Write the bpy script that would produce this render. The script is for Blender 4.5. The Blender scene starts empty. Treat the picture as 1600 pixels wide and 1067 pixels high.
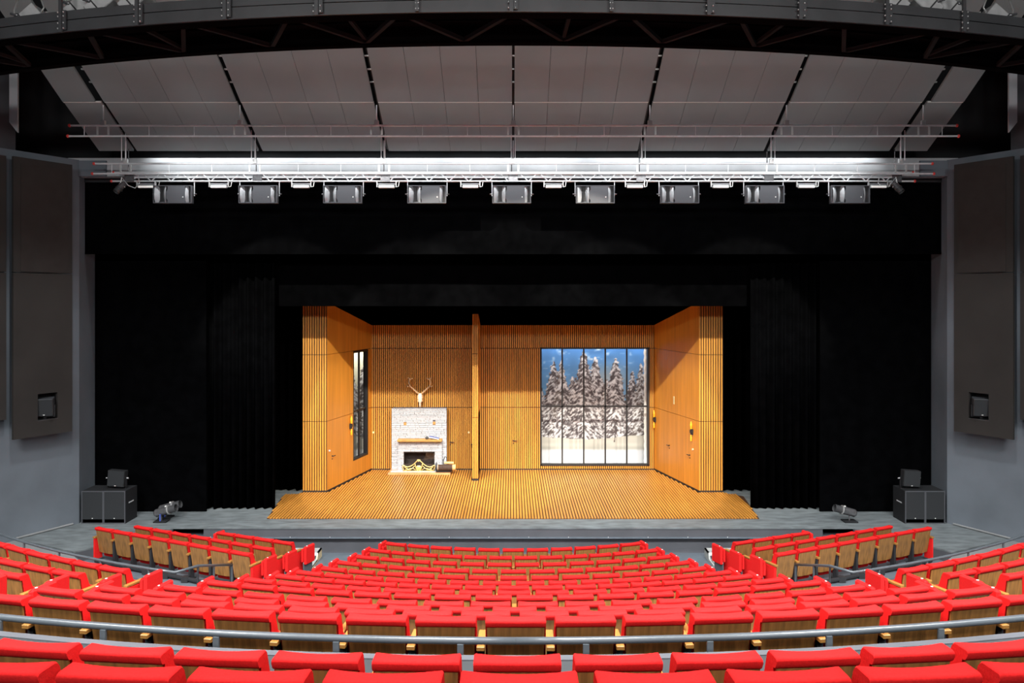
import bpy, math, random
import numpy as np
from mathutils import Vector, Matrix
random.seed(7)
S = bpy.context.scene
COL = S.collection
F = 1200.0                      # focal length in pixels of the 1600 px wide frame
CX, CH = -0.03, 6.0             # camera x and height above the stage floor

# ------------------------------------------------------------------ camera, world, exposure
cam = bpy.data.cameras.new('camera'); cam.lens = 27.0; cam.sensor_width = 36.0
cam.shift_y = -65.5/1600; cam.clip_end = 200
co = bpy.data.objects.new('camera', cam); COL.objects.link(co)
co.location = (CX, 0, CH); co.rotation_euler = (math.pi/2, 0, 0); S.camera = co
w = bpy.data.worlds.new('world'); S.world = w; w.use_nodes = True
w.node_tree.nodes['Background'].inputs[0].default_value = (0.8, 0.88, 1, 1)
w.node_tree.nodes['Background'].inputs[1].default_value = 0.06
S.view_settings.view_transform = 'Standard'; S.view_settings.look = 'None'
S.view_settings.exposure = 0.0; S.view_settings.gamma = 1.0
S.view_settings.use_curve_mapping = False

def lamp(name, kind, loc, target, power, color=(1, 1, 1), **k):
    l = bpy.data.lights.new(name, kind); l.energy = power; l.color = color
    for a, v in k.items(): setattr(l, a, v)
    o = bpy.data.objects.new(name, l); COL.objects.link(o); o.location = loc
    d = Vector(target) - Vector(loc)
    o.rotation_euler = d.to_track_quat('-Z', 'Y').to_euler()
    return o
# house lights over the stalls
for x in (-9, 0, 9):
    lamp('house_light', 'AREA', (x, 4.5, 13.0), (x*0.85, 9.5, 2.0), 1220, (1, 0.99, 0.98), shape='RECTANGLE', size=5.0, size_y=2.0, spread=1.55)
    lamp('rear_fill', 'AREA', (x, -3.0, 11.7), (x*0.7, 15, 5.0), 620, (1, 0.99, 0.98), shape='RECTANGLE', size=4.0, size_y=1.0)  # added fill from behind the camera, not a real fixture
# added unseen spots between bridge and ceiling panels, brightening the front floors
for x in (-8.5, -4.5, 0, 4.5, 8.5):
    lamp('floor_fill', 'SPOT', (x, 14.6, 12.3), (x*1.12, 18.4, 0), 1500, (1, 1, 1), spot_size=1.25, spot_blend=0.5, shadow_soft_size=0.25)
# front of house spots on the lighting bridge, aimed at the set
for x, tx in ((-7.4, -5.6), (-6.4, 3.7), (-3.2, -2.4), (3.2, 2.4), (6.4, -3.7), (7.4, 5.6)):
    lamp('bridge_spot', 'SPOT', (x, 12.9+abs(x)*.07, 11.85), (tx, 24.4, 1.0), 6000, (1, 0.93, 0.80), spot_size=0.57, spot_blend=0.15, shadow_soft_size=0.08)
# added stage wash from unseen strips behind the black border
for x in (-6.0, 0.0, 6.0):
    lamp('stage_fill', 'AREA', (x*.6, 22.8, 6.6), (x*0.6, 24.8, 0.6), 42, (1, 0.92, 0.78), shape='RECTANGLE', size=2.4, size_y=0.15, spread=1.1)
# work lights in the slot behind the ceiling panels, washing the header and truss
for x in (-7.8, -3.9, 0, 3.9, 7.8):
    lamp('slot_light', 'AREA', (x, 20.38, 9.98), (x, 20.66, 9.4), 22, (0.97, 0.99, 1), shape='RECTANGLE', size=3.8, size_y=0.06, spread=2.4)
for x in (-7.2, -3.6, 0, 3.6, 7.2):
    lamp('rig_fill', 'AREA', (x, 19.42, 9.80), (x, 19.75, 8.6), 38, (0.97, 0.99, 1), shape='RECTANGLE', size=3.5, size_y=0.08, spread=1.9)  # added unseen strips below the panels, brightening rig and speaker fronts
# backcloth lights hung behind the set
lamp('backcloth_light', 'AREA', (2.9, 27.50, 4.98), (2.9, 27.95, 3.2), 105, (1, 0.99, 0.97), shape='RECTANGLE', size=5.5, size_y=0.15)
lamp('backcloth_light', 'AREA', (3.0, 27.3, 0.12), (3.0, 27.95, 1.2), 9, (1, 0.99, 0.97), shape='RECTANGLE', size=5.0, size_y=0.12)
lamp('backcloth_light', 'AREA', (-5.9, 27.50, 4.98), (-5.8, 27.95, 3.2), 110, (1, 0.93, 0.8), shape='RECTANGLE', size=2.0, size_y=0.15)

# ------------------------------------------------------------------ materials
def mat(name, col, rough=0.6, metal=0.0, var=0.0, scale=6.0, emit=None, spec=None, sheen=0.0, stretch=None, detail=4, col2=None, bump=0.0):
    m = bpy.data.materials.new(name); m.use_nodes = True
    nt = m.node_tree; b = nt.nodes['Principled BSDF']
    b.inputs['Base Color'].default_value = (*col, 1); b.inputs['Roughness'].default_value = rough
    b.inputs['Metallic'].default_value = metal
    if spec is not None: b.inputs['Specular IOR Level'].default_value = spec
    if sheen: b.inputs['Sheen Weight'].default_value = sheen
    if emit: b.inputs['Emission Color'].default_value = (*emit[0], 1); b.inputs['Emission Strength'].default_value = emit[1]
    if var or bump:
        tc = nt.nodes.new('ShaderNodeTexCoord'); mp = nt.nodes.new('ShaderNodeMapping')
        nz = nt.nodes.new('ShaderNodeTexNoise'); nz.inputs['Scale'].default_value = scale; nz.inputs['Detail'].default_value = detail
        if stretch: mp.inputs['Scale'].default_value = stretch
        nt.links.new(tc.outputs['Object'], mp.inputs[0]); nt.links.new(mp.outputs[0], nz.inputs['Vector'])
        if var:
            rp = nt.nodes.new('ShaderNodeValToRGB')
            c2 = col2 or tuple(c*(1+var) for c in col)
            rp.color_ramp.elements[0].position = 0.32; rp.color_ramp.elements[1].position = 0.68
            rp.color_ramp.elements[0].color = (*[c*(1-var) for c in col], 1) if not col2 else (*col, 1)
            rp.color_ramp.elements[1].color = (*c2, 1)
            nt.links.new(nz.outputs[0], rp.inputs[0]); nt.links.new(rp.outputs[0], b.inputs['Base Color'])
        if bump:
            bp = nt.nodes.new('ShaderNodeBump'); bp.inputs['Strength'].default_value = bump; bp.inputs['Distance'].default_value = 0.01
            nt.links.new(nz.outputs[0], bp.inputs['Height']); nt.links.new(bp.outputs[0], b.inputs['Normal'])
    return m
M = {}
M['red'] = mat('red_fabric', (0.68, 0.018, 0.018), 0.9, var=0.08, scale=90, spec=0.05, bump=0.15)
M['wood'] = mat('seat_veneer', (0.245, 0.115, 0.031), 0.42, var=0.38, scale=5, stretch=(5, 1, 0.6), detail=6)
M['armwood'] = mat('arm_beech', (0.33, 0.155, 0.036), 0.4, var=0.15, scale=14, stretch=(4, 0.6, 4))
M['blackmetal'] = mat('black_steel', (0.022, 0.023, 0.026), 0.45, spec=0.4)
M['dot'] = mat('white_plate', (0.85, 0.85, 0.82), 0.5)
M['railpaint'] = mat('rail_paint', (0.066, 0.078, 0.088), 0.28, var=0.06, scale=3)
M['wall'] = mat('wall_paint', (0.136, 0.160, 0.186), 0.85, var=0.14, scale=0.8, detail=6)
M['stagefloor'] = mat('stage_floor_paint', (0.155, 0.178, 0.186), 0.6, var=0.30, scale=2.2, stretch=(1, 2.6, 1), detail=8)
M['slab'] = mat('upper_tier_floor', (0.040, 0.044, 0.047), 0.8, spec=0.1, var=0.10, scale=2.0, detail=6)
M['walk'] = mat('walkway_floor', (0.235, 0.245, 0.25), 0.6, var=0.10, scale=2.0, detail=6)
M['fascia'] = mat('stage_fascia', (0.078, 0.083, 0.095), 0.65, var=0.12, scale=1.4, detail=5)
M['black'] = mat('black_velour', (0.0017, 0.0018, 0.0021), 1.0, var=0.25, scale=3, spec=0.0)
M['blacker'] = mat('black_masking', (0.0006, 0.0006, 0.0007), 1.0, var=0.2, scale=3, spec=0.0)
M['darkvoid'] = mat('dark_paint', (0.010, 0.011, 0.013), 0.8, var=0.3, scale=0.7)
M['ceil'] = mat('ceiling_board', (0.26, 0.295, 0.297), 0.7, var=0.06, scale=0.7, detail=5)
M['acoustic'] = mat('acoustic_board', (0.036, 0.033, 0.031), 0.9, spec=0.2, var=0.10, scale=1.2, detail=6)
M['acoustic2'] = mat('acoustic_cloth', (0.041, 0.036, 0.034), 0.95, spec=0.1, var=0.08, scale=4, detail=6)
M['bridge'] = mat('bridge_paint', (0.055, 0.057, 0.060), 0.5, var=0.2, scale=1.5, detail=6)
M['bridgeshade'] = mat('bridge_underside_shade', (0.005, 0.0045, 0.0045), 1.0, spec=0.0, var=0.2, scale=1.0)  # shade beneath the bridge put into the colour
M['brace'] = mat('bridge_brace_shade', (0.022, 0.020, 0.020), 0.9, var=0.2, scale=1.0, spec=0.1)  # bracing darkened for the same shade, a little lighter than the underside
M['alu'] = mat('aluminium', (0.78, 0.80, 0.82), 0.35, 0.25, var=0.08, scale=8)
M['bolt'] = mat('bolt_zinc', (0.75, 0.75, 0.74), 0.35, 0.7)
M['redcap'] = mat('red_plastic', (0.75, 0.06, 0.05), 0.4, var=0.05)
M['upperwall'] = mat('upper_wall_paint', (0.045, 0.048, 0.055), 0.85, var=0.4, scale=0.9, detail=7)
M['lantern'] = mat('lantern_grey', (0.48, 0.48, 0.48), 0.4, 0.2, var=0.15, scale=6)
M['header'] = mat('header_paint', (0.42, 0.44, 0.46), 0.55, var=0.14, scale=1.2, stretch=(1, 1, 0.3), detail=6)
M['lip'] = mat('horn_plastic_highlight', (0.42, 0.44, 0.46), 0.35, var=0.05, scale=5)  # plastic lightened so its colour carries the lip highlights
M['spk'] = mat('speaker_plastic', (0.048, 0.051, 0.057), 0.42, var=0.06, scale=5)
M['grille'] = mat('speaker_grille', (0.095, 0.100, 0.112), 0.55, 0.2, var=0.10, scale=160)
M['subgrille'] = mat('sub_grille', (0.028, 0.031, 0.034), 0.7, spec=0.3, var=0.12, scale=150)
M['subbox'] = mat('sub_cabinet', (0.017, 0.018, 0.020), 0.7, spec=0.3, var=0.12, scale=20)
M['setwood'] = mat('set_slat_wood', (0.62, 0.275, 0.036), 0.5, var=0.20, scale=3.0, stretch=(6, 6, 0.25), detail=5)
M['setback'] = mat('set_slat_backing', (0.035, 0.012, 0.004), 0.8, var=0.2, scale=3)
M['setplain'] = mat('set_plain_veneer', (0.60, 0.245, 0.030), 0.45, var=0.13, scale=2.0, stretch=(5, 5, 0.25), detail=6)
M['floorslat'] = mat('floor_slat_wood', (0.56, 0.245, 0.040), 0.36, var=0.16, scale=1.4, stretch=(5, 0.5, 1), detail=5)
M['floorback'] = mat('floor_slat_backing', (0.06, 0.022, 0.007), 0.7, var=0.2, scale=3)
M['frame'] = mat('black_frame', (0.016, 0.016, 0.018), 0.5)
M['seam'] = mat('seam_shadow_gap', (0.05, 0.018, 0.006), 0.8)
M['stone'] = mat('white_painted_stone', (0.50, 0.53, 0.58), 0.8, var=0.06, scale=12, bump=0.3)
M['mortar'] = mat('grey_mortar', (0.16, 0.16, 0.19), 0.95, var=0.25, scale=20)
M['hearth'] = mat('hearth_wood', (0.62, 0.30, 0.13), 0.5, var=0.12, scale=6)
M['mantel'] = mat('mantel_wood', (0.55, 0.28, 0.08), 0.5, var=0.2, scale=8, stretch=(1, 4, 4))
M['soot'] = mat('firebox_soot', (0.030, 0.022, 0.019), 0.8, var=0.4, scale=12)
M['gold'] = mat('gold_metal', (0.85, 0.66, 0.26), 0.35, 0.55, var=0.1, scale=20)
M['bone'] = mat('bone', (0.88, 0.78, 0.62), 0.6, var=0.06, scale=20)
M['antler'] = mat('antler', (0.62, 0.42, 0.24), 0.6, var=0.3, scale=25)
M['glassdark'] = mat('foil_lining', (0.10, 0.085, 0.08), 0.2, 0.6, var=0.3, scale=9)
M['log'] = mat('log_bark', (0.05, 0.028, 0.02), 0.8, var=0.4, scale=30)
M['logend'] = mat('log_end', (0.70, 0.46, 0.20), 0.7, var=0.15, scale=30)
M['blue'] = mat('blue_cover', (0.06, 0.11, 0.45), 0.5)
M['yellow'] = mat('amber_glass', (0.85, 0.42, 0.02), 0.3, var=0.1, scale=20)
M['cream'] = mat('cream_wood', (0.72, 0.58, 0.34), 0.5, var=0.1, scale=10)
M['can'] = mat('lamp_housing', (0.22, 0.22, 0.23), 0.25, 0.7, var=0.2, scale=14)
M['tread'] = mat('tread_grey', (0.36, 0.38, 0.37), 0.6, var=0.2, scale=30)
M['bluegrey'] = mat('blue_grey_paint', (0.105, 0.13, 0.155), 0.55, var=0.12, scale=3)
M['jumpmetal'] = mat('bracket_grey', (0.09, 0.105, 0.12), 0.4)
M['ledwhite'] = mat('led_bar_white', (0.8, 0.78, 0.72), 0.4, emit=((1, 0.97, 0.9), 0.5))
M['glow'] = mat('red_led', (0.7, 0.05, 0.05), 0.4)

# ------------------------------------------------------------------ mesh builder
class MB:
    def __init__(s): s.v = []; s.f = []; s.sm = []
    def add(s, vs, fs, smooth=False):
        n = len(s.v); s.v += [tuple(v) for v in vs]
        for f in fs: s.f.append([i+n for i in f]); s.sm.append(smooth)
        return s
    def box(s, x0, x1, y0, y1, z0, z1):
        if x0 > x1: x0, x1 = x1, x0
        v = [(x0,y0,z0),(x1,y0,z0),(x1,y1,z0),(x0,y1,z0),(x0,y0,z1),(x1,y0,z1),(x1,y1,z1),(x0,y1,z1)]
        return s.add(v, [(0,3,2,1),(4,5,6,7),(0,1,5,4),(1,2,6,5),(2,3,7,6),(3,0,4,7)])
    def bbox(s, x0, x1, y0, y1, z0, z1, c=0.01):
        """box with chamfered vertical and horizontal edges: three stacked rings"""
        if x0 > x1: x0, x1 = x1, x0
        def ring(i, z):
            a, b, p, q = x0+i, x1-i, y0+i, y1-i
            k = c
            return [(a+k,p,z),(b-k,p,z),(b,p+k,z),(b,q-k,z),(b-k,q,z),(a+k,q,z),(a,q-k,z),(a,p+k,z)]
        vs = ring(c, z0)+ring(0, z0+c)+ring(0, z1-c)+ring(c, z1)
        fs = [tuple(range(7, -1, -1)), tuple(range(24, 32))]
        for r in range(3):
            for i in range(8):
                j = (i+1) % 8; fs.append((r*8+i, r*8+j, r*8+8+j, r*8+8+i))
        return s.add(vs, fs)
    def obox(s, c, ax, ay, az):
        """oriented box: centre and three half-axis vectors"""
        c, ax, ay, az = Vector(c), Vector(ax), Vector(ay), Vector(az)
        v = [c+sx*ax+sy*ay+sz*az for sz in (-1, 1) for sx, sy in ((-1,-1),(1,-1),(1,1),(-1,1))]
        return s.add(v, [(0,3,2,1),(4,5,6,7),(0,1,5,4),(1,2,6,5),(2,3,7,6),(3,0,4,7)])
    def bar(s, p, q, wx, wz, up=(0, 0, 1)):
        p, q = Vector(p), Vector(q); d = (q-p); L = d.length; d.normalize()
        u = Vector(up); r = d.cross(u)
        if r.length < 1e-4: r = d.cross(Vector((1, 0, 0)))
        r.normalize(); u = r.cross(d)
        return s.obox((p+q)/2, d*L/2, r*wx/2, u*wz/2)
    def tube(s, p, q, r, n=8, r2=None, cap=True):
        p, q = Vector(p), Vector(q); d = (q-p).normalized()
        a = d.orthogonal().normalized(); b = d.cross(a); r2 = r if r2 is None else r2
        vs = [p+(a*math.cos(t)+b*math.sin(t))*r for t in [2*math.pi*i/n for i in range(n)]]
        vs += [q+(a*math.cos(t)+b*math.sin(t))*r2 for t in [2*math.pi*i/n for i in range(n)]]
        s.add(vs, [(i, (i+1) % n, n+(i+1) % n, n+i) for i in range(n)], True)
        if cap: s.add([vs[i] for i in range(n)], [tuple(range(n-1, -1, -1))]); s.add(vs[n:], [tuple(range(n))])
        return s
    def path(s, pts, r, n=8, r2=None):
        pts = [Vector(p) for p in pts]; N = len(pts); rings = []
        a = None
        for i, p in enumerate(pts):
            d = (pts[min(i+1, N-1)]-pts[max(i-1, 0)]).normalized()
            if a is None: a = d.orthogonal().normalized()
            a = (a-d*a.dot(d)).normalized(); b = d.cross(a)
            rr = r if r2 is None else r+(r2-r)*i/(N-1)
            rings += [p+(a*math.cos(2*math.pi*k/n)+b*math.sin(2*math.pi*k/n))*rr for k in range(n)]
        fs = [(i*n+k, i*n+(k+1) % n, (i+1)*n+(k+1) % n, (i+1)*n+k) for i in range(N-1) for k in range(n)]
        fs += [tuple(range(n-1, -1, -1)), tuple((N-1)*n+k for k in range(n))]
        return s.add(rings, fs, True)
    def prism(s, poly, z0, z1):
        """vertical prism over a counter-clockwise plan polygon"""
        n = len(poly)
        z0s = z0 if hasattr(z0, '__len__') else [z0]*n; z1s = z1 if hasattr(z1, '__len__') else [z1]*n
        v = [(p[0], p[1], z0s[i]) for i, p in enumerate(poly)]+[(p[0], p[1], z1s[i]) for i, p in enumerate(poly)]
        return s.add(v, [tuple(range(n-1, -1, -1)), tuple(range(n, 2*n))]+[(i, (i+1) % n, n+(i+1) % n, n+i) for i in range(n)])
    def yprism(s, poly, y0, y1):
        """prism over an (x, z) outline, extruded from y0 to y1"""
        n = len(poly); v = [(p[0], y0, p[1]) for p in poly]+[(p[0], y1, p[1]) for p in poly]
        return s.add(v, [tuple(range(n)), tuple(range(2*n-1, n-1, -1))]+[(i, n+i, n+(i+1) % n, (i+1) % n) for i in range(n)])
    def xprism(s, poly, x0, x1):
        n = len(poly); v = [(x0, p[0], p[1]) for p in poly]+[(x1, p[0], p[1]) for p in poly]
        return s.add(v, [tuple(range(n-1, -1, -1)), tuple(range(n, 2*n))]+[(i, (i+1) % n, n+(i+1) % n, n+i) for i in range(n)])
    def ball(s, c, r, n=8, m=6, sc=(1, 1, 1)):
        vs = []; 
        for j in range(1, m):
            t = math.pi*j/m
            vs += [(c[0]+sc[0]*r*math.sin(t)*math.cos(2*math.pi*i/n), c[1]+sc[1]*r*math.sin(t)*math.sin(2*math.pi*i/n), c[2]+sc[2]*r*math.cos(t)) for i in range(n)]
        a, b = len(vs), len(vs)+1; vs += [(c[0], c[1], c[2]+sc[2]*r), (c[0], c[1], c[2]-sc[2]*r)]
        fs = [(j*n+i, (j+1)*n+i, (j+1)*n+(i+1) % n, j*n+(i+1) % n) for j in range(m-2) for i in range(n)]
        fs += [(a, i, (i+1) % n) for i in range(n)]+[(b, (m-2)*n+(i+1) % n, (m-2)*n+i) for i in range(n)]
        return s.add(vs, fs, True)
    def mesh(s, name, m):
        me = bpy.data.meshes.new(name); me.from_pydata(s.v, [], s.f); me.materials.append(M[m] if isinstance(m, str) else m)
        me.polygons.foreach_set('use_smooth', s.sm); me.update()
        return me
    def build(s, name, m, parent=None, loc=None, rz=0):
        o = bpy.data.objects.new(name, s.mesh(name, m)); COL.objects.link(o)
        if parent is not None: o.parent = parent
        if loc is not None: o.location = loc
        o.rotation_euler.z = rz
        return o
def thing(name, label, cat, loc=(0, 0, 0), rz=0, group=None):
    o = bpy.data.objects.new(name, None); COL.objects.link(o); o.empty_display_size = 0.1
    o.location = loc; o.rotation_euler = (0, 0, rz); return tag(o, label, cat, group)
def tag(o, label, cat, group=None):
    o['label'] = label; o['category'] = cat
    if group: o['group'] = group
    return o
def struct(name, mb, m, parent=None):
    o = mb.build(name, m, parent)
    if parent is None: o['kind'] = 'structure'
    return o
def dup(root, loc, rz, label, group=None):
    r = root.copy(); COL.objects.link(r); r.location = loc; r.rotation_euler = (0, 0, rz); r['label'] = label
    if group: r['group'] = group
    for ch in list(root.children):
        c = ch.copy(); COL.objects.link(c); c.parent = r
        for g in list(ch.children):
            d = g.copy(); COL.objects.link(d); d.parent = c
    return r
ORD = ['first','second','third','fourth','fifth','sixth','seventh','eighth','ninth','tenth','eleventh','twelfth','thirteenth','fourteenth','fifteenth','sixteenth','seventeenth','eighteenth','nineteenth','twentieth']
def at(px, py, D): return Vector((CX+(px-800)*D/F, D, CH-(py-468)*D/F))

# ================================================================== SETTING
# ---- stage
CR = 27.8                                     # y of the common centre of the seat arcs
SF = 20.2                                     # stage front
m = MB(); m.prism([(-8.95, SF), (8.95, SF), (10.45, 18.27), (12.45, 19.25), (12.2, 21.0), (13.6, 21.75), (13.6, 30.5), (-13.6, 30.5), (-13.6, 21.75), (-12.2, 21.0), (-12.45, 19.25), (-10.45, 18.27)], -0.035, 0.0)
struct('floor', m, 'stagefloor')
m = MB(); m.box(-8.15, 8.15, SF+0.02, SF+0.4, -0.25, -0.036)
struct('trim_1', m, 'fascia')
m = MB(); m.box(-9.1, 9.1, SF-0.05, SF+0.35, -0.275, -0.251)
ld = struct('trim_2', m, 'bluegrey')
m = MB()
for x in np.arange(-7.95, 8.2, 1.045): m.ball((x, SF-0.02, -0.243), 0.013, 6, 4)
m.build('bolt', 'bolt', ld)
m = MB(); m.box(-9.6, 9.6, SF+0.12, SF+0.3, -0.9, -0.276)
struct('wall_stage_front', m, 'fascia')
for s in (-1, 1):
    m = MB(); m.box(s*8.16, s*9.1, SF+0.36, SF+0.5, -0.25, -0.036); struct('wall_stage_recess', m, 'blacker')
    m = MB(); a, b, c = (s*8.98, SF-0.01), (s*10.45, 18.3), (s*12.45, 19.28)
    for p, q in ((a, b), (b, c)):
        d = Vector((q[0]-p[0], q[1]-p[1], 0)).normalized(); n = Vector((-d.y, d.x, 0))*0.02*(-s if s > 0 else -1)
        m.bar((p[0], p[1], -0.17), (q[0], q[1], -0.17), 0.03, 0.27)
    struct('trim_3', m, 'fascia')
    m = MB(); m.tube((s*12.43, 19.2, 0.03), (s*11.72, 20.45, 0.03), 0.028, 6); struct('baseboard_side', m, 'walk')
# ---- side walls, header, upper walls
for s, nm in ((-1, 'left'), (1, 'right')):
    P = lambda pts: [(s*x, y) for x, y in pts] if s > 0 else [(s*x, y) for x, y in reversed(pts)]
    m = MB(); m.prism(P([(11.64, 20.6), (16.8, 12.0), (18.0, 12.0), (13.4, 21.75), (11.84, 21.75)][::-1]), -0.9, 9.74)
    struct('wall_'+nm, m, 'wall')
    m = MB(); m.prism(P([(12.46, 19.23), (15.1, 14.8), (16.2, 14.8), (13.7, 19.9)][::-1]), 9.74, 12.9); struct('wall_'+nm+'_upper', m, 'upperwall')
    m = MB(); a, b = Vector((s*12.22, 18.62)), Vector((s*12.02, 18.62)); m.prism([(a.x, a.y), (b.x, b.y), (b.x, b.y+.05), (a.x, a.y+.05)] if s < 0 else [(b.x, b.y), (a.x, a.y), (a.x, a.y+.05), (b.x, b.y+.05)], [10.3, 10.05, 10.05, 10.3] if s < 0 else [10.05, 10.3, 10.3, 10.05], 12.2); struct('trim_6', m, 'header')
    m = MB(); m.box(s*13.75, s*14.0, 14, 21.9, 9.7, 15); struct('wall_'+nm+'_void', m, 'darkvoid')
m = MB(); m.box(-11.95, 11.95, 20.62, 20.95, 9.31, 9.80); struct('wall_header', m, 'header')
m = MB(); m.box(-11.63, -10.9, 20.55, 20.62, 9.3, 9.72); m.box(10.9, 11.63, 20.55, 20.62, 9.3, 9.72); struct('trim_4', m, 'wall')
m = MB(); m.box(-14, 14, 20.96, 21.1, 9.2, 15); struct('wall_back_void', m, 'darkvoid')
m = MB(); m.box(-19, 19, -6, 21.1, 15, 15.2); struct('ceiling', m, 'darkvoid')
m = MB(); m.box(-13.6, 13.6, 30.4, 30.6, 0, 12); struct('wall_back', m, 'blacker')
m = MB(); m.box(-13.8, -13.6, 21.76, 30.6, 0, 12); struct('wall_left_stage', m, 'blacker')
m = MB(); m.box(13.6, 13.8, 21.76, 30.6, 0, 12); struct('wall_right_stage', m, 'blacker')
m = MB(); m.box(-13.8, 13.8, 21.12, 30.6, 12, 12.2); struct('ceiling_stage', m, 'blacker')

# ---- stalls floor: base and curved steps
ROWS = [  # y of seat top at the centre, pitch, seats
 (857, .575, 11), (869, .565, 12), (879.6, .585, 12), (890, .570, 13), (900, .585, 13), (908, .575, 14), (915, .545, 15), (923, .574, 15),
 (930, .565, 16), (941, .593, 16), (949, .603, 17), (956, .590, 18), (964, .570, 17), (1026, .570, 11), (1055, .570, 9)]
DY = [18.14-.944*i for i in range(12)]+[6.30, 4.36, 3.23]
ZT = [CH-(r[0]-468)*d/F for r, d in zip(ROWS, DY)]
SH = 0.80
ZF = [z-SH for z in ZT]
RR = [CR-d for d in DY]
def arcpt(R, a): return (R*math.sin(a), CR-R*math.cos(a))
def ring(mb, R0, R1, a0, a1, z0, z1, n=24):
    A = [a0+(a1-a0)*i/n for i in range(n+1)]
    poly = [arcpt(R1, a) for a in A]+[arcpt(R0, a) for a in reversed(A)]
    N = len(poly); v = [(x, y, z0) for x, y in poly]+[(x, y, z1) for x, y in poly]
    fs = [(i, i+1, N+i+1, N+i) for i in range(N-1)]+[(N-1, 0, N, 2*N-1)]
    for i in range(n):
        j = N-1-i; fs.append((N+i, N+i+1, N+j-1, N+j)); fs.append((i+1, i, j, j-1))
    mb.add(v, fs)
m = MB(); m.box(-18, 18, -4, SF+0.3, -1.0, -0.70); struct('floor', m, 'bluegrey')
for i in range(15):
    R = RR[i]
    if i < 12:
        h = ROWS[i][1]*ROWS[i][2]/2+0.62
        am = h/R if i < 8 else 0.85
        R0 = R-0.50; R1 = (RR[i+1]-0.50) if i < 11 else 20.95
        if i == 0: continue
    else:
        am = 0.62; R0, R1 = {12: (20.95, 21.73), 13: (21.75, 23.95), 14: (23.97, 26.5)}[i]
    m = MB(); ring(m, R0, R1, -am, am, -0.70, ZF[i]); struct('floor_step', m, 'slab' if i > 11 else 'bluegrey')
# side aisle floors behind the side blocks
for s in (-1, 1):
    P = lambda pts: [(s*x, y) for x, y in pts] if s > 0 else [(s*x, y) for x, y in reversed(pts)]
    arc = [arcpt(16.72, a) for a in np.linspace(0.33, 0.84, 12)]
    pts = arc+[(16.5, 17.0), (13.6, 17.3), (12.45, 19.2), (10.5, 18.22), (9.35, 17.05), (5.15, 15.15), (5.0, 14.6)]
    m = MB(); m.prism(P(pts[::1]) if True else pts, -0.69, -0.02)
    struct('floor_side_aisle', m, 'walk')

# ================================================================== SEATS
def seat_profile(x, k):
    """loop (y, z) of the upholstered back at lateral position x; k shrinks towards the sides"""
    c = 0.024*(1-(abs(x)/0.245)**2)
    t = 0.010 if k else 0
    top = SH-0.005*(1-(abs(x)/0.245)**2)-t
    pts = [(-0.022, .730+t*0.3), (-0.030, .742), (-0.040, top-.020), (-0.036, top-.007), (-0.028, top), (-0.012, top+.001), (0.070-c, top), (0.086-c, top-.008), (0.096-c, top-.024), (0.122-c, .62), (0.165-c*0.6, .42), (0.155, .30+t), (0.0, .28+t), (0.0, .726)]
    return [(y+0.17*(.62-z)*0.9, z) for y, z in pts]
def seat_back():
    m = MB(); xs = [-.247, -.240, -.16, -.08, 0, .08, .16, .240, .247]; rings = []
    for i, x in enumerate(xs):
        rings.append([(x, y, z) for y, z in seat_profile(x, i in (0, len(xs)-1))])
    n = len(rings[0]); v = [p for r in rings for p in r]
    fs = [(i*n+k, i*n+(k+1) % n, (i+1)*n+(k+1) % n, (i+1)*n+k) for i in range(len(xs)-1) for k in range(n)]
    m.add(v, fs, True); m.add(rings[0], [tuple(range(n-1, -1, -1))]); m.add(rings[-1], [tuple(range(n))])
    return m
def seat_shell():
    m = MB(); xs = [-.236, -.12, 0, .12, .236]; zs = [.225, .34, .46, .60, .734]; v = []
    for off in (0, 0.014):
        for z in zs:
            for x in xs:
                v.append((x*(1-0.05*(0.742-z)/.52), -0.018+off+0.17*(.62-z)*0.9+0.012*(abs(x)/.236)**2*0+(0.05*(0.34-z) if z < .34 else 0), z-(0.012 if z == zs[0] and abs(x) < .2 else 0)))
    n, k = 5, 25
    fs = []
    for j in range(4):
        for i in range(4):
            a = j*n+i; fs.append((a, a+1, a+n+1, a+n)); fs.append((k+a, k+a+n, k+a+n+1, k+a+1))
    for i in range(4):
        fs.append((i, k+i, k+i+1, i+1)); b = 20+i; fs.append((b, b+1, k+b+1, k+b))
    for j in range(4):
        a = j*n; fs.append((a, a+n, k+a+n, k+a)); b = a+4; fs.append((b, k+b, k+b+n, b+n))
    m.add(v, fs, False); return m
def seat_pad():
    m = MB(); m.bbox(-.252, .252, 0.0, 0.115, 0, .47, .022)
    v = []
    for x, y, z in m.v: v.append((x, y+0.170-0.08*z, z+.085))
    m.v = v; return m
def arm(): 
    m = MB(); m.bbox(-.033, .033, -.06, .275, .545, .580, .004); return m
def leg():
    m = MB(); m.box(-.027, .027, 0.0, .11, .0, .545); m.box(-.028, .028, -.04, .16, 0, .03); return m
ME = {}
ME['backrest'] = seat_back().mesh('backrest', 'red'); ME['back_shell'] = seat_shell().mesh('back_shell', 'wood')
ME['seat_cushion'] = seat_pad().mesh('seat_cushion', 'red'); ME['armrest'] = arm().mesh('armrest', 'armwood')
ME['leg'] = leg().mesh('leg', 'blackmetal')
mm = MB(); mm.bbox(-.030, .030, -.03, .33, .0, .535, .012); ME['end_panel'] = mm.mesh('end_panel', 'red')
mm = MB(); mm.bbox(-.018, .018, -.05, .16, .06, .54, .006); ME['outer_panel'] = mm.mesh('outer_panel', 'red')
def put(name, root, x=0, me=None):
    o = bpy.data.objects.new(name, ME[me or name]); COL.objects.link(o); o.parent = root; o.location.x = x
    return o
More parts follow.
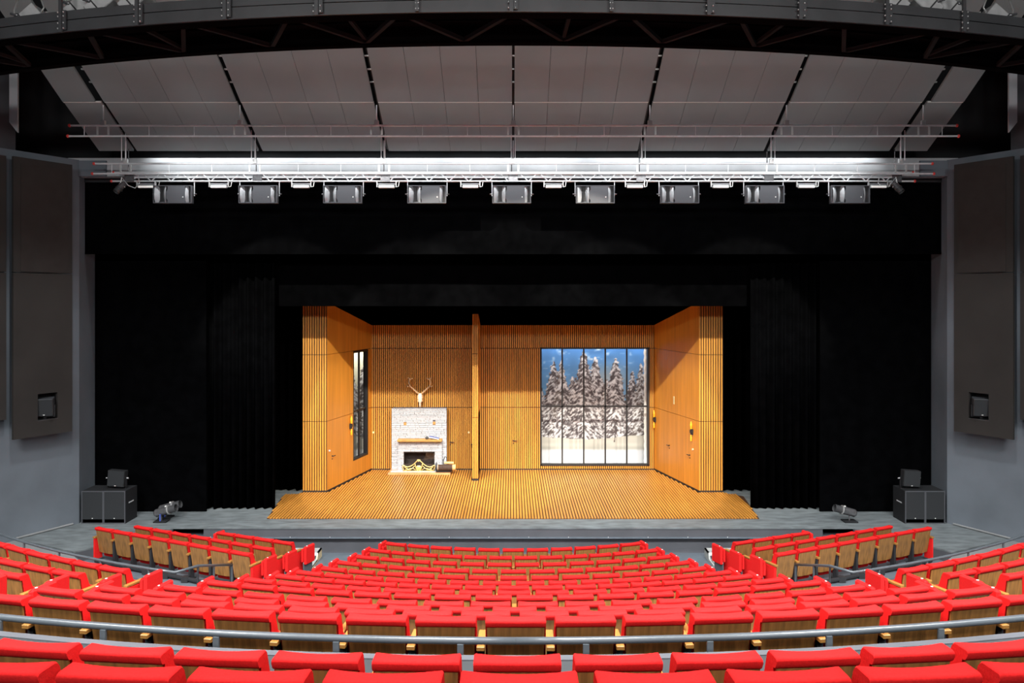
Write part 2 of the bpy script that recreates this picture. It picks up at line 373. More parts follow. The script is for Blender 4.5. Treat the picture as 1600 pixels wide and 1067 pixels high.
def make_seat(x, y, z, rz, pitch, label, group, left_end=None, right_end=None):
    r = thing('theatre_seat', label, 'seat', (x, y, z), rz, group)
    put('backrest', r); put('back_shell', r); put('seat_cushion', r)
    def side(sx, end):
        if end == 'none': return
        put('armrest', r, sx) if end != 'red' else None
        if end == 'thin': put('end_panel', r, sx, 'outer_panel')
        elif end in ('panel', 'red'): put('end_panel', r, sx)
        else: put('leg', r, sx)
    side(pitch/2, right_end)
    if left_end is not None: side(-pitch/2, left_end)
    return r
# folding aisle seat: two red pads parallel to the aisle on a grey bracket
def jump_meshes():
    a = MB(); a.bbox(-.035, .035, .10, .45, .28, .69, .02); ME['backrest_pad'] = a.mesh('backrest_pad', 'red')
    a = MB(); a.bbox(-.028, .028, .11, .38, .32, .63, .02); ME['seat_pad'] = a.mesh('seat_pad', 'red')
    a = MB(); a.box(-.015, .015, .12, .42, .05, .30); a.box(-.03, .03, .20, .30, .0, .10); a.box(-.05, .05, .12, .40, 0, .012); ME['bracket'] = a.mesh('bracket', 'jumpmetal')
    a = MB(); a.tube((0, .19, .688), (0, .19, .694), .016, 8); ME['seat_number_plate'] = a.mesh('seat_number_plate', 'dot')
jump_meshes()
def make_jump(x, y, z, rz, side, label, group):
    r = thing('folding_aisle_seat', label, 'folding seat', (x, y, z), rz, group)
    o = put('backrest_pad', r, side*.03); put('seat_number_plate', o)
    put('seat_pad', r, -side*.055); put('bracket', r, -side*.01)
    return r
ROWN = [ORD[i]+' row' for i in range(12)]
SEATS = 0
for i, (yy, p, N) in enumerate(ROWS):
    R = RR[i]
    for k in range(N):
        a = (k-(N-1)/2)*p/R; x, y = arcpt(R, a)
        if i < 12:
            lab = f'red seat with wooden back, {ORD[k]} from left, {ROWN[i]} of centre block'; g = 'centre block seats'
            if i == 0: lab = f'red seat with wooden back, {ORD[k]} from left, front row of centre block'
        else:
            w_ = {12: 'long row just before the large handrail', 13: 'first row behind the large handrail', 14: 'nearest row at the photo bottom'}[i]
            lab = f'red seat, {ORD[k]} from left in the {w_}'; g = {12: 'seats in front of the handrail', 13: 'seats behind the handrail', 14: 'nearest seats'}[i]
        make_seat(x, y, ZF[i], a, p, lab, g, left_end=('red' if k == 0 and i < 12 else ('arm' if k == 0 else None)), right_end=('red' if k == N-1 and i < 12 else 'arm'))
        SEATS += 1
    if i < 12:
        for s, nm in ((-1, 'left'), (1, 'right')):
            a = s*(p*N/2+0.20)/R; x, y = arcpt(R, a)
            make_jump(x, y, ZF[i], a, s, f'folded red aisle seat at the {nm} end of the {ROWN[i] if i else "front row"}, centre block', 'folding seats along the centre block')
# outer blocks beside the aisles, rows nine to twelve
for i, a0, n in ((8, .345, 6), (9, .335, 4), (10, .330, 3), (11, .325, 2)):
    R = RR[i]; p = .57
    rn = ['front', 'second', 'third', 'fourth'][i-8]
    for s, nm in ((-1, 'left'), (1, 'right')):
        for k in range(n):
            a = s*(a0+(k+.5)*p/R); x, y = arcpt(R, a)
            e = dict(right_end='panel', left_end=None) if s < 0 else dict(right_end='arm', left_end='panel')
            if k: e = dict(right_end='arm', left_end=None)
            make_seat(x, y, ZF[i], a, p, f'red seat, {ORD[k]} from the aisle, {rn} row of the outer {nm} block', 'outer block seats', **e); SEATS += 1
        a = s*(a0-.17/R); x, y = arcpt(R, a)
        make_jump(x, y, ZF[i], a, -s, f'folded red aisle seat beside the {rn} row of the outer {nm} block', 'folding seats along the outer blocks')
# front side blocks beside the stage steps
WR = [  # end by the aisle, outer end, seats, top z, name
 ((5.58, 15.75), (9.25, 17.38), 8, .83, 'rear'), ((5.42, 16.63), (8.72, 18.10), 7, .65, 'middle'), ((5.24, 17.50), (6.78, 18.13), 4, .50, 'front')]
for s, nm in ((-1, 'left'), (1, 'right')):
    for (x0, y0), (x1, y1), n, zt, rn in WR:
        d = Vector((x1-x0, y1-y0)).normalized(); rz = s*math.atan2(d.y, d.x); zf = zt-SH
        p = math.hypot(x1-x0, y1-y0)/(n-1)
        m = MB(); c = Vector(((x0+x1)/2, (y0+y1)/2)); nrm = Vector((-d.y, d.x))
        cc = c+nrm*0.10
        m.obox((s*cc.x, cc.y, (zf-.69)/2), (s*d.x*(n*p/2+.30), d.y*(n*p/2+.30), 0), (s*nrm.x*.46, nrm.y*.46, 0), (0, 0, (zf+.69)/2))
        struct('floor_platform', m, 'bluegrey')
        for k in range(n):
            q = Vector((x0, y0))+d*p*k
            if k == 0: e = dict(right_end='panel', left_end=None) if s < 0 else dict(right_end='arm', left_end='panel')
            elif k == n-1: e = dict(right_end='arm', left_end='thin') if s < 0 else dict(right_end='thin', left_end=None)
            else: e = dict(right_end='arm', left_end=None)
            make_seat(s*q.x, q.y, zf, rz, p, f'red seat, {ORD[k]} from the aisle, {rn} row of the {nm} side block', 'side block seats', **e); SEATS += 1
        q = Vector((x0, y0))-d*(p/2+.20)
        make_jump(s*q.x, q.y, zf, rz, -s, f'folded red aisle seat at the inner end of the {rn} row, {nm} side block', 'folding seats at the side blocks')
        if rn == 'front':
            q = Vector((x1, y1))+d*(p/2+.16)
            make_jump(s*q.x, q.y, zf, rz, s, f'folded red seat at the outer end of the front row, {nm} side block', 'folding seats at the side blocks')
        if rn == 'rear':
            r = thing('row_underframe', f'black tubular beam under the rear row of the {nm} side block', 'underframe', (0, 0, 0))
            m = MB(); e0 = Vector((x0, y0))-d*.4-nrm*.10; e1 = Vector((x1, y1))+d*.15-nrm*.10
            m.tube((s*e0.x, e0.y, .10), (s*e1.x, e1.y, .10), .045, 10); m.build('tube', 'blackmetal', r)
            for k in range(n):
                q = Vector((x0, y0))+d*p*(k-.5)-nrm*.10; MB().box(s*q.x-.07, s*q.x+.07, q.y-.07, q.y+.07, .03, .15).build('clamp', 'blackmetal', r)
print('seats', SEATS)

# ================================================================== RAILINGS
def rail_curve(R, a0, a1, z, n): return [(*arcpt(R, a0+(a1-a0)*i/n), z) for i in range(n+1)]
r = thing('handrail', 'large grey painted handrail on posts crossing the whole width', 'handrail')
RL = 21.66
# two straight-ish runs meeting at the centre
MB().path(rail_curve(RL, -.30, 0, 3.272, 14), .029, 14).build('rail_tube', 'railpaint', r)
MB().path(rail_curve(RL, 0, .30, 3.272, 14), .029, 14).build('rail_tube', 'railpaint', r)
for k in range(-5, 6):
    a = (k*1.0+0.56)/RL; x, y = arcpt(RL+0.025, a)
    m = MB(); m.box(-.025, .025, -.012, .012, 2.75, 3.255); m.build('post', 'railpaint', r, (x, y, 0), a)
m = MB(); ring(m, 21.72, 21.80, -.5, .5, ZF[13]-.001, ZF[13]+.012, 40); struct('trim_5', m, 'fascia')
for s, nm in ((-1, 'left'), (1, 'right')):
    r = thing('handrail', f'thin dark grey handrail behind the {nm} side block', 'handrail')
    pts = [(s*arcpt(16.76, a)[0], arcpt(16.76, a)[1], 1.78) for a in np.linspace(.78, .318, 16)]
    pts += [(s*5.02, 12.2, 1.77), (s*4.86, 13.25, 1.43)]
    MB().path([Vector(p) for p in pts], .022, 10).build('rail_tube', 'railpaint', r)
    for p in pts[:-1:2]+[pts[-2]]:
        m = MB(); m.tube((p[0], p[1], 1.0), (p[0], p[1], p[2]-.01), .018, 8); m.build('post', 'railpaint', r)
    p = pts[-1]; m = MB(); m.tube((p[0], p[1], -.02), (p[0], p[1], p[2]), .018, 8); m.build('post', 'railpaint', r)
    q = Vector(pts[-1]).lerp(Vector(pts[-2]), .55); m = MB(); m.tube((q.x, q.y, -.02), (q.x, q.y, q.z), .018, 8); m.build('post', 'railpaint', r)

# ================================================================== STAGE STEPS
# left: tread unit with yellow timber side; right: open metal one
for s, nm in ((-1, 'left'), (1, 'right')):
    r = thing('stage_steps', f'grey step unit leading up to the stage between {nm} side block and centre seats', 'steps', (s*5.40, 0, 0))
    for nme, m_, b in (('tread', 'tread', (-.48, .48, 19.35, 19.75, -.42, -.385)), ('tread', 'tread', (-.42, .48, 18.85, 19.33, -.56, -.525))):
        MB().box(*b).build(nme, m_, r)
    MB().box(-.48, .48, 19.34, 19.36, -.445, -.38).build('nosing', 'dot', r)
    x = -s*.46
    m = MB(); m.xprism([(18.85, -.7), (19.75, -.7), (19.75, -.385), (19.36, -.385), (19.30, -.53), (18.85, -.53)], x-.02, x+.02)
    m.build('side_panel', 'cream' if s < 0 else 'tread', r)
    m = MB(); m.xprism([(18.85, -.7), (19.75, -.7), (19.75, -.385), (19.36, -.385), (19.30, -.53), (18.85, -.53)], -x-.02, -x+.02)
    m.build('side_panel', 'tread', r)
    r = thing('landing_block', f'low blue-grey landing block between {nm} steps and the front row', 'platform', (s*4.55, 0, 0))
    m = MB(); m.box(-.75, .37, 18.0, 19.85, -.70, -.60) if s > 0 else m.box(-.37, .75, 18.0, 19.85, -.70, -.60); m.build('deck', 'bluegrey', r)
    m = MB(); x = -s*.38
    m.box(x-.012, x+.012, 18.0, 19.85, -.615, -.592); m.build('edge_strip', 'tread', r)

# ================================================================== CEILING PANELS
def zrow(y, k): return 10.87+.60*(18.55-y) if k else 9.93+.545*(20.32-y)
XS = [-10.95, -10.02, -6.68, -3.345, 0, 3.345, 6.68, 10.02, 10.95]
for k, (y0, y1, rn) in enumerate(((18.72, 20.32, 'lower'), (15.3, 18.655, 'upper'))):
    for j in range(8):
        g0 = {0: 0, 1: .07, 7: .07}.get(j, .055); g1 = {7: 0, 6: .07, 0: .02}.get(j, .055)
        if k and j == 0: g1 = .14
        if k and j == 7: g0 = .14
        if j == 4: g0 = .03
        if j == 3: g1 = .03
        x0, x1 = XS[j]+g0, XS[j+1]-g1
        nb = 1 if j in (0, 7) else 4
        c = (x0+x1)/2; r = thing('ceiling_panel', f'grey suspended ceiling panel, {ORD[j]} from left in the {rn} row', 'ceiling panel', (c, 0, 0), 0, 'ceiling panels')
        m = MB(); bw = (x1-x0)/nb
        for b in range(nb):
            xa, xb = x0-c+b*bw+(.004 if b else 0), x0-c+(b+1)*bw-(.004 if b < nb-1 else 0)
            za, zb = zrow(y0, k), zrow(y1, k)
            m.xprism([(y0, za), (y1, zb), (y1+.02, zb+.05), (y0+.02, za+.05)], xa, xb)
        m.build('board', 'ceil', r)
        if k == 0:
            za = zrow(y0, 0); MB().box(x0-c, x1-c, y0-.035, y0, za-.006, za+.026).build('edge_trim', 'dot', r)  # white strip paints the panel edge as lit from above
        if k == 1:
            zb = zrow(y1, 1); MB().box(x0-c, x1-c, y1, y1+.02, zb-.0, zb+.05).build('edge_trim', 'blackmetal', r)
# suspension rafters above the gaps
for j in range(1, 8):
    x = XS[j]; r = thing('ceiling_rafter', f'dark steel rafter above the {ORD[j-1]} ceiling gap from left', 'rafter', (x, 0, 0), 0, 'rafters in the ceiling gaps')
    m = MB(); sl = Vector((0, -1, .575)).normalized()
    m.bar((0, 20.5, 10.05), (0, 15.4, 12.98), .05, .12); m.build('beam', 'blackmetal', r)
    m = MB()
    for t in np.arange(16.2, 18.4, .34):
        m.box(-.06, .05, t, t+.05, zrow(t, 1)+.10, zrow(t, 1)+.13)
    m.build('bracket', 'bolt', r)
    m = MB()
    for dx in (-.05, .05):
        m.tube((dx, 19.75, 9.58), (dx, 19.75, 10.35), .012, 6)
    m.build('hanger_rod', 'alu', r)

# ================================================================== LADDER BATTENS
def ladder(Y, zt, zb, xe, hang, hz, rungs, label, name='lighting_batten'):
    r = thing(name, label, 'lighting batten', (0, 0, 0), 0, 'lighting battens')
    m = MB(); m.tube((-xe+.02, Y, zt), (xe-.02, Y, zt), .024, 8); m.build('pipe', 'alu', r)
    m = MB(); m.tube((-xe-.02, Y, zb), (xe+.02, Y, zb), .024, 8); m.build('pipe', 'alu', r)
    for sx in (-1, 1):
        for z, e in ((zt, xe-.02), (zb, xe+.02)):
            m = MB(); m.ball((sx*(e+.02), Y, z), .042, 8, 6); m.build('end_cap', 'redcap', r)
    for x in rungs: MB().tube((x, Y, zb), (x, Y, zt), .010, 6).build('rung', 'alu', r)
    for x in hang:
        h = m = MB(); m.tube((x, Y, zt+.10), (x, Y, hz), .016, 6); ho = m.build('hanger', 'alu', r)
        m = MB(); m.box(x-.05, x+.05, Y-.04, Y+.04, zt, zt+.12); m.build('clamp', 'bolt', ho)
        m = MB()
        for dx in (-.13, .135): m.box(x+dx-.022, x+dx+.022, Y-.03, Y-.01, zb+.03, zt-.03)
        m.build('plate', 'bolt', r)
h1 = [j*3.345 for j in range(-3, 4)]
ladder(18.8, 10.26, 10.0, 10.86, h1, 10.76, [x+d for x in h1 for d in (-1.12, 1.12)][1:-1]+[-10.5, 10.5], 'upper silver ladder batten with red end caps, nearer the audience')
ladder(19.9, 9.52, 9.26, 10.86, h1, 10.12, [x+d for x in h1 for d in (-1.12, 1.12)][1:-1]+[-10.4, 10.4], 'lower silver ladder batten with red end caps, just above the speaker truss')

# ================================================================== TRUSS with speakers and LED bars
TY, TZ1, TZ0 = 20.12, 9.33, 9.10
r = thing('lighting_truss', 'long silver zigzag truss carrying nine black loudspeakers', 'truss')
for y, z, e in ((TY, TZ1, 10.45), (TY, TZ0+.10, 10.1), (TY+.30, TZ1, 10.45), (TY, TZ0, 10.5)):
    MB().tube((-e, y, z), (e, y, z), .025, 8).build('chord', 'alu', r)
m = MB(); x = -10.0; up = True
while x < 9.9:
    m.tube((x, TY, TZ0 if up else TZ1), (x+.26, TY, TZ1 if up else TZ0), .016, 5)
    m.tube((x, TY+.02, TZ1), (x+.26, TY+.30, TZ1), .010, 5); x += .26; up = not up
m.build('lacing', 'alu', r)
for sx in (-1, 1):
    for z, e in ((TZ1, 10.45), (TZ0, 10.5)): MB().ball((sx*(e+.02), TY, z), .04, 8, 6).build('end_cap', 'redcap', r)
for j in range(-3, 4):
    m = MB(); x = j*3.345
    m.tube((x-.04, TY, TZ1), (x-.04, TY, 9.95), .013, 6); m.box(x-.12, x+.12, TY-.05, TY+.05, TZ0-.02, TZ0+.17); m.build('hoist', 'can', r)
m = MB()
for j in range(60):
    x = -10+j*.335; m.path([(x, TY+.1, TZ1+.03), (x+.17, TY+.12, TZ1-.03+.02*math.sin(j)), (x+.34, TY+.1, TZ1+.03)], .012, 5)
m.build('cable_run', 'blackmetal', r)

def speaker(x, label):
    r = thing('truss_speaker', label, 'loudspeaker', (x, 19.86, 8.49), 0, 'loudspeakers on the truss')
    W, H = .50, .46
    # tapered cabinet
    m = MB(); fr = [(-W, -.0), (W, 0), (W, H), (-W, H)]; bk = [(-W+.30, .04), (W-.30, .04), (W-.30, H-.04), (-W+.30, H-.04)]
    md = [(-W+.02, 0.0), (W-.02, 0.0), (W-.02, H), (-W+.02, H)]
    v = [(a, .045, b) for a, b in fr]+[(a, .16, b) for a, b in md]+[(a, .46, b) for a, b in bk]
    m.add(v, [(3, 2, 1, 0), (8, 9, 10, 11)]+[(k*4+i, k*4+(i+1) % 4, k*4+4+(i+1) % 4, k*4+4+i) for k in (0, 1) for i in range(4)])
    cab = m.build('cabinet', 'spk', r)
    # frame lips
    m = MB(); t = .018
    m.box(-W, W, -.03, .045, H-t, H); m.box(-W, W, -.03, .045, 0, t); m.box(-W, -W+.02, -.03, .045, t, H-t); m.box(W-.025, W, -.03, .045, t, H-t)
    m.build('front_frame', 'grille', r)
    # grille with notched edges
    g = [(-.13, t), (.33, t), (.33, H-t), (-.13, H-t), (-.12, H-.10), (-.165, H-.16), (-.165, .13), (-.13, .08)]
    m = MB(); m.yprism(g, -.026, -.004); go = m.build('grille', 'grille', r)
    MB().tube((.27, -.030, .16), (.27, -.024, .16), .016, 8).build('badge', 'dot', go)
    # curved horn lips either side of the throat
    for x0, x1, d0, d1 in ((-.46, -.345, -.03, .05), (-.165, -.26, -.03, .06), (.335, .405, -.028, .03)):
        n = 6; P = []; m = MB()
        for i in range(n+1):
            t_ = i/n; P.append((x0+(x1-x0)*t_, d0+(d1-d0)*(1-math.cos(t_*math.pi/2))-.006))
        nz_ = 6; v = [(a, b+.05*(2*q/nz_-1)**2-.012, .018+(H-.036)*q/nz_) for q in range(nz_+1) for a, b in P]
        fs = []
        for q in range(nz_):
            for i in range(n):
                k = q*(n+1)+i; f = (k, k+1, k+n+2, k+n+1); fs.append(f if x1 > x0 else f[::-1])
        m.add(v, fs, True); m.build('horn_lip', 'lip', r)
    m = MB(); m.box(-.345, -.255, .035, .043, .02, H-.02); m.box(-.308, -.292, .0, .03, .05, H-.05); m.build('horn_throat', 'frame', r)
    m = MB(); m.yprism([(-.345+.02, t), (-.18, t), (-.21, .035), (-.30, .035)], -.02, 0); m.build('horn_foot', 'grille', r)
    m = MB(); m.box(.405, .475, .038, .044, .02, H-.02); m.build('port', 'frame', r)
    m = MB(); m.box(-.485, -.465, -.034, -.028, .10, .30); m.build('notch', 'frame', r)
    # yoke
    m = MB(); m.box(-W-.02, -W-.005, .10, .13, .20, .59); m.box(W+.005, W+.02, .10, .13, .20, .59); m.box(-W-.02, W+.02, .08, .15, .575, .59)
    y = m.build('yoke', 'alu', r)
    for sx in (-1, 1): MB().tube((sx*(W+.0), .115, .25), (sx*(W+.07), .115, .25), .018, 8).build('knob', 'can', y)
    m = MB(); m.bar((-.2, .12, .585), (-.2, .27, .60), .04, .03); m.bar((.2, .12, .585), (.2, .27, .60), .04, .03); m.build('clamp', 'can', y)
    m = MB(); m.path([(W-.20, .40, .12), (W-.14, .40, .23), (W-.20, .40, .34)], .012, 6); m.path([(-W+.20, .40, .12), (-W+.14, .40, .23), (-W+.20, .40, .34)], .012, 6); m.build('handle', 'alu', r)
    return r
spx = [270, 403.5, 535.5, 667, 799.5, 930, 1062, 1195, 1328.5]
sp0 = None
for i, px in enumerate(spx):
    lab = f'black loudspeaker hanging sideways under the truss, {ORD[i]} from left'; x = CX+(px-800)*19.86/F
    if sp0 is None: sp0 = speaker(x, lab)
    else: dup(sp0, (x, 19.86, 8.49), 0, lab)
ledx = [229, 342, 471, 604, 735, 865, 992, 1126, 1260, 1372]
l0 = None
for i, px in enumerate(ledx):
    lab = f'small white LED bar clamped under the truss, {ORD[i]} from left'; loc = (CX+(px-800)*20.0/F, 20.0, 8.90)
    if l0 is None:
        l0 = thing('led_bar', lab, 'stage light', loc, 0, 'LED bars under the truss')
        MB().bbox(-.21, .21, -.05, .05, .0, .075, .012).build('housing', 'alu', l0)
        m = MB()
        for k in range(9): m.bbox(-.195+k*.044, -.195+k*.044+.034, -.057, -.047, .01, .05, .004)
        m.build('lens', 'ledwhite', l0)
        MB().box(-.25, .25, -.015, .015, .10, .115).build('yoke', 'alu', l0)
        m = MB(); m.box(-.26, -.235, -.02, .02, .03, .20); m.box(.235, .26, -.02, .02, .03, .20); m.box(-.26, -.235, .02, .12, .17, .20); m.box(.235, .26, .02, .12, .17, .20); m.build('bracket', 'bolt', l0)
        MB().path([(.25, 0, .03), (.31, .01, .05), (.32, .02, .13), (.33, .05, .20)], .010, 6).build('cable', 'dot', l0)
    else: dup(l0, loc, 0, lab)

def can_light(name, label, loc, d, L=.5, r=.09, base=True, group=None, cat='spotlight'):
    """profile spotlight: stepped body along d"""
    t = thing(name, label, cat, loc, 0, group); d = Vector(d).normalized()
    c = Vector((0, 0, 0))
    m = MB(); m.tube(c-d*L*.45, c+d*L*.15, r, 16); m.tube(c-d*L*.52, c-d*L*.45, r*.75, 16, r); b = m.build('body', 'can', t)
    m = MB(); m.tube(c+d*L*.15, c+d*L*.5, r*.92, 16, r*.98, cap=False); m.tube(c+d*L*.16, c+d*L*.18, r*.9, 16); m.build('lens_tube', 'bridge', t)
    m = MB(); m.tube(c+d*L*.13, c+d*L*.17, r*1.2, 16); m.build('collar', 'bolt' if base else 'can', t)
    m = MB(); m.box(-.02, .02, -.02, .02, r*.9, r*1.25); m.build('knob', 'dot', t)
    return t, d
# floor profiles either side of the stage
for k, (px, py, dd, lab) in enumerate(((259, 802, .0, 'grey profile spotlight lying low on stage left of the curtain, nearer one'), (266, 797, .4, 'grey profile spotlight on the stage floor just behind its twin'), (1320, 801, .0, 'single grey profile spotlight on base plate at the right stage edge'))):
    s = 1 if k < 2 else -1
    D = 20.75+dd; p = at(px, py, D)
    t, d = can_light('profile_spotlight', lab, (p.x, D, .30 if k < 2 else .30), (s*.92, -.05, .25), .60, .105, True, None)
    m = MB(); m.box(-s*.28, s*.06, -.14, .14, -.295, -.265) if k < 2 else m.box(-.05, .30, -.15, .15, -.295, -.265); m.build('base_plate', 'subbox', t)
    m = MB(); m.tube((-s*.12, 0, -.27), (-s*.12, 0, -.08), .022, 8); m.build('stem', 'can', t)
    if k < 2: MB().tube((-s*.10, -.12, -.25), (-s*.10, -.12, -.07), .020, 8).build('cable_plug', 'blue', t)
# little spots at the truss ends
for s, nm, px in ((-1, 'left', 188), (1, 'right', 1402)):
    p = at(px, 293, 20.05)
    t, d = can_light('truss_spotlight', f'small black spotlight clamped at the {nm} end of the truss', p, (s*.45, -.5, -.75), .34, .085, False)
    m = MB(); m.tube((0, 0, .08), (-s*.03, .02, .28), .015, 6); m.tube((-s*.12, 0, .0), (-s*.03, .02, .18), .01, 6); m.build('yoke', 'bolt', t)
    MB().path([(-s*.05, .02, .24), (-s*.22, -.03, .05), (-s*.40, -.03, -.02), (-s*.50, 0, .12), (-s*.46, .02, .30)], .012, 6).build('cable', 'alu', t)

# ================================================================== LIGHTING BRIDGE
BC = 44.0
def barc(R, a): return (R*math.sin(a), BC-R*math.cos(a))
def bband(mb, R0, R1, z0, z1, a0=-.40, a1=.40, n=36):
    A = [a0+(a1-a0)*i/n for i in range(n+1)]; v = []
    for a in A:
        for R, z in ((R1, z0), (R0, z0), (R0, z1), (R1, z1)): x, y = barc(R, a); v.append((x, y, z))
    fs = [(i*4+k, i*4+(k+1) % 4, i*4+4+(k+1) % 4, i*4+4+k) for i in range(n) for k in range(4)]
    mb.add(v, [f[::-1] for f in fs])
r = thing('lighting_bridge', 'curved grey steel lighting bridge spanning the top of the hall', 'lighting bridge')
m = MB(); bband(m, 31.96, 32.0, 10.50, 10.685); m.build('lower_girder', 'bridge', r)
m = MB(); bband(m, 31.96, 32.0, 10.70, 10.85); m.build('kick_plate', 'bridge', r)
m = MB(); bband(m, 30.40, 31.95, 10.80, 10.82); m.build('deck', 'bridgeshade', r)
m = MB(); bband(m, 30.38, 30.55, 10.50, 10.80); bband(m, 31.70, 31.96, 10.495, 10.52); bband(m, 31.10, 31.16, 10.66, 10.80); m.build('rear_girder', 'bridgeshade', r)
m = MB()
n = 14
for i in range(n):
    a = -.40+.80*i/n; b = a+.80/n; c = (a+b)/2
    p, q, t = barc(31.85, a), barc(30.5, c), barc(31.85, b)
    m.bar((*p, 10.56), (*q, 10.56), .07, .07); m.bar((*q, 10.56), (*t, 10.56), .07, .07)
    if i % 2: m.bar((*barc(31.85, c), 10.60), (*barc(30.5, c), 10.60), .06, .06)
m.build('bracing', 'brace', r)
bx = [-8.5]+[(px-800)*12.6/F for px in (96, 215, 352, 495, 652, 799, 955, 1107, 1250, 1385, 1505)]
for i, px in enumerate((-10, 96, 215, 352, 495, 652, 799, 955, 1107, 1250, 1385, 1505, 1610)):
    # place on the front arc where it is seen at px
    t = (px-800)/F; a = 0
    for _ in range(20):
        x, y = barc(32.03, a); a = a+(t*y-(x-CX))/32.0
    x, y = barc(32.03, a); rz = a
    full = i not in (5, 7)
    m = MB(); m.box(-.03, .03, -.035, .0, 10.48 if full else 10.5, 12.2 if full else 10.69)
    if full: m.box(.035, .10, -.02, .0, 10.52, 10.84)
    po = m.build('post', 'bridge', r, (x, y, 0), rz)
    m = MB()
    for z in (10.54, 10.63, 10.74, 10.81):
        for dx in ((.065, -.045) if full else (-.02, .02)):
            if full or z < 10.7: m.ball((dx, -.03, z), .014, 6, 4)
    m.build('bolt', 'bolt', po)
m = MB()
for z in (11.35, 11.95): m.path([(*barc(31.9, a), z) for a in np.linspace(-.4, .4, 30)], .03, 6)
m.build('guard_rail', 'alu', r)
# lanterns on the bridge (seen over its edge in the top corners)
for s, nm in ((-1, 'left'), (1, 'right')):
    for k, px in enumerate((752, 672, 640, 588)):
        t = px/F; a = 0
        for _ in range(20):
            x, y = barc(31.5, a); a = a+(t*y-x)/32
        x, y = barc(31.5, a)
        tt, d = can_light('bridge_lantern', f'silver stage lantern above the bridge edge, {ORD[k]} from the {nm} corner', (s*x, y, 11.10 if k else 11.0), (-s*.35, .75, -.45), .22, .07, False, 'lanterns on the bridge')
        bpy.data.objects.remove([c for c in tt.children if c.name.startswith('knob')][0])
        R_ = Matrix.Rotation(s*.72, 3, 'Y')
        m = MB(); m.bbox(-.24, .24, -.17, .17, -.13, .13, .012); m.v = [tuple(R_ @ Vector(v)+Vector((0, -.02, -.03))) for v in m.v]; m.build('housing', 'lantern', tt)
        m = MB(); m.box(s*.06, s*.085, -.175, .175, -.135, .135); m.box(s*.10, s*.245, -.176, .176, -.136, -.04); m.v = [tuple(R_ @ Vector(v)+Vector((0, -.02, -.03))) for v in m.v]; m.build('dark_trim', 'frame', tt)
        m = MB(); m.path([(-s*.20, -.1, .05), (-s*.28, -.12, .16), (-s*.18, -.05, .34), (0, 0, .5)], .014, 6); m.path([(s*.12, -.15, -.12), (s*.22, -.15, -.05), (s*.26, -.1, .12), (s*.2, 0, .5)], .014, 6); m.build('yoke', 'bolt', tt)
        m = MB(); m.ball((s*.16, -.18, .0), .035, 8, 6); m.tube((s*.16, -.2, .0), (s*.26, -.2, .02), .02, 8); m.build('clamp', 'can', tt)

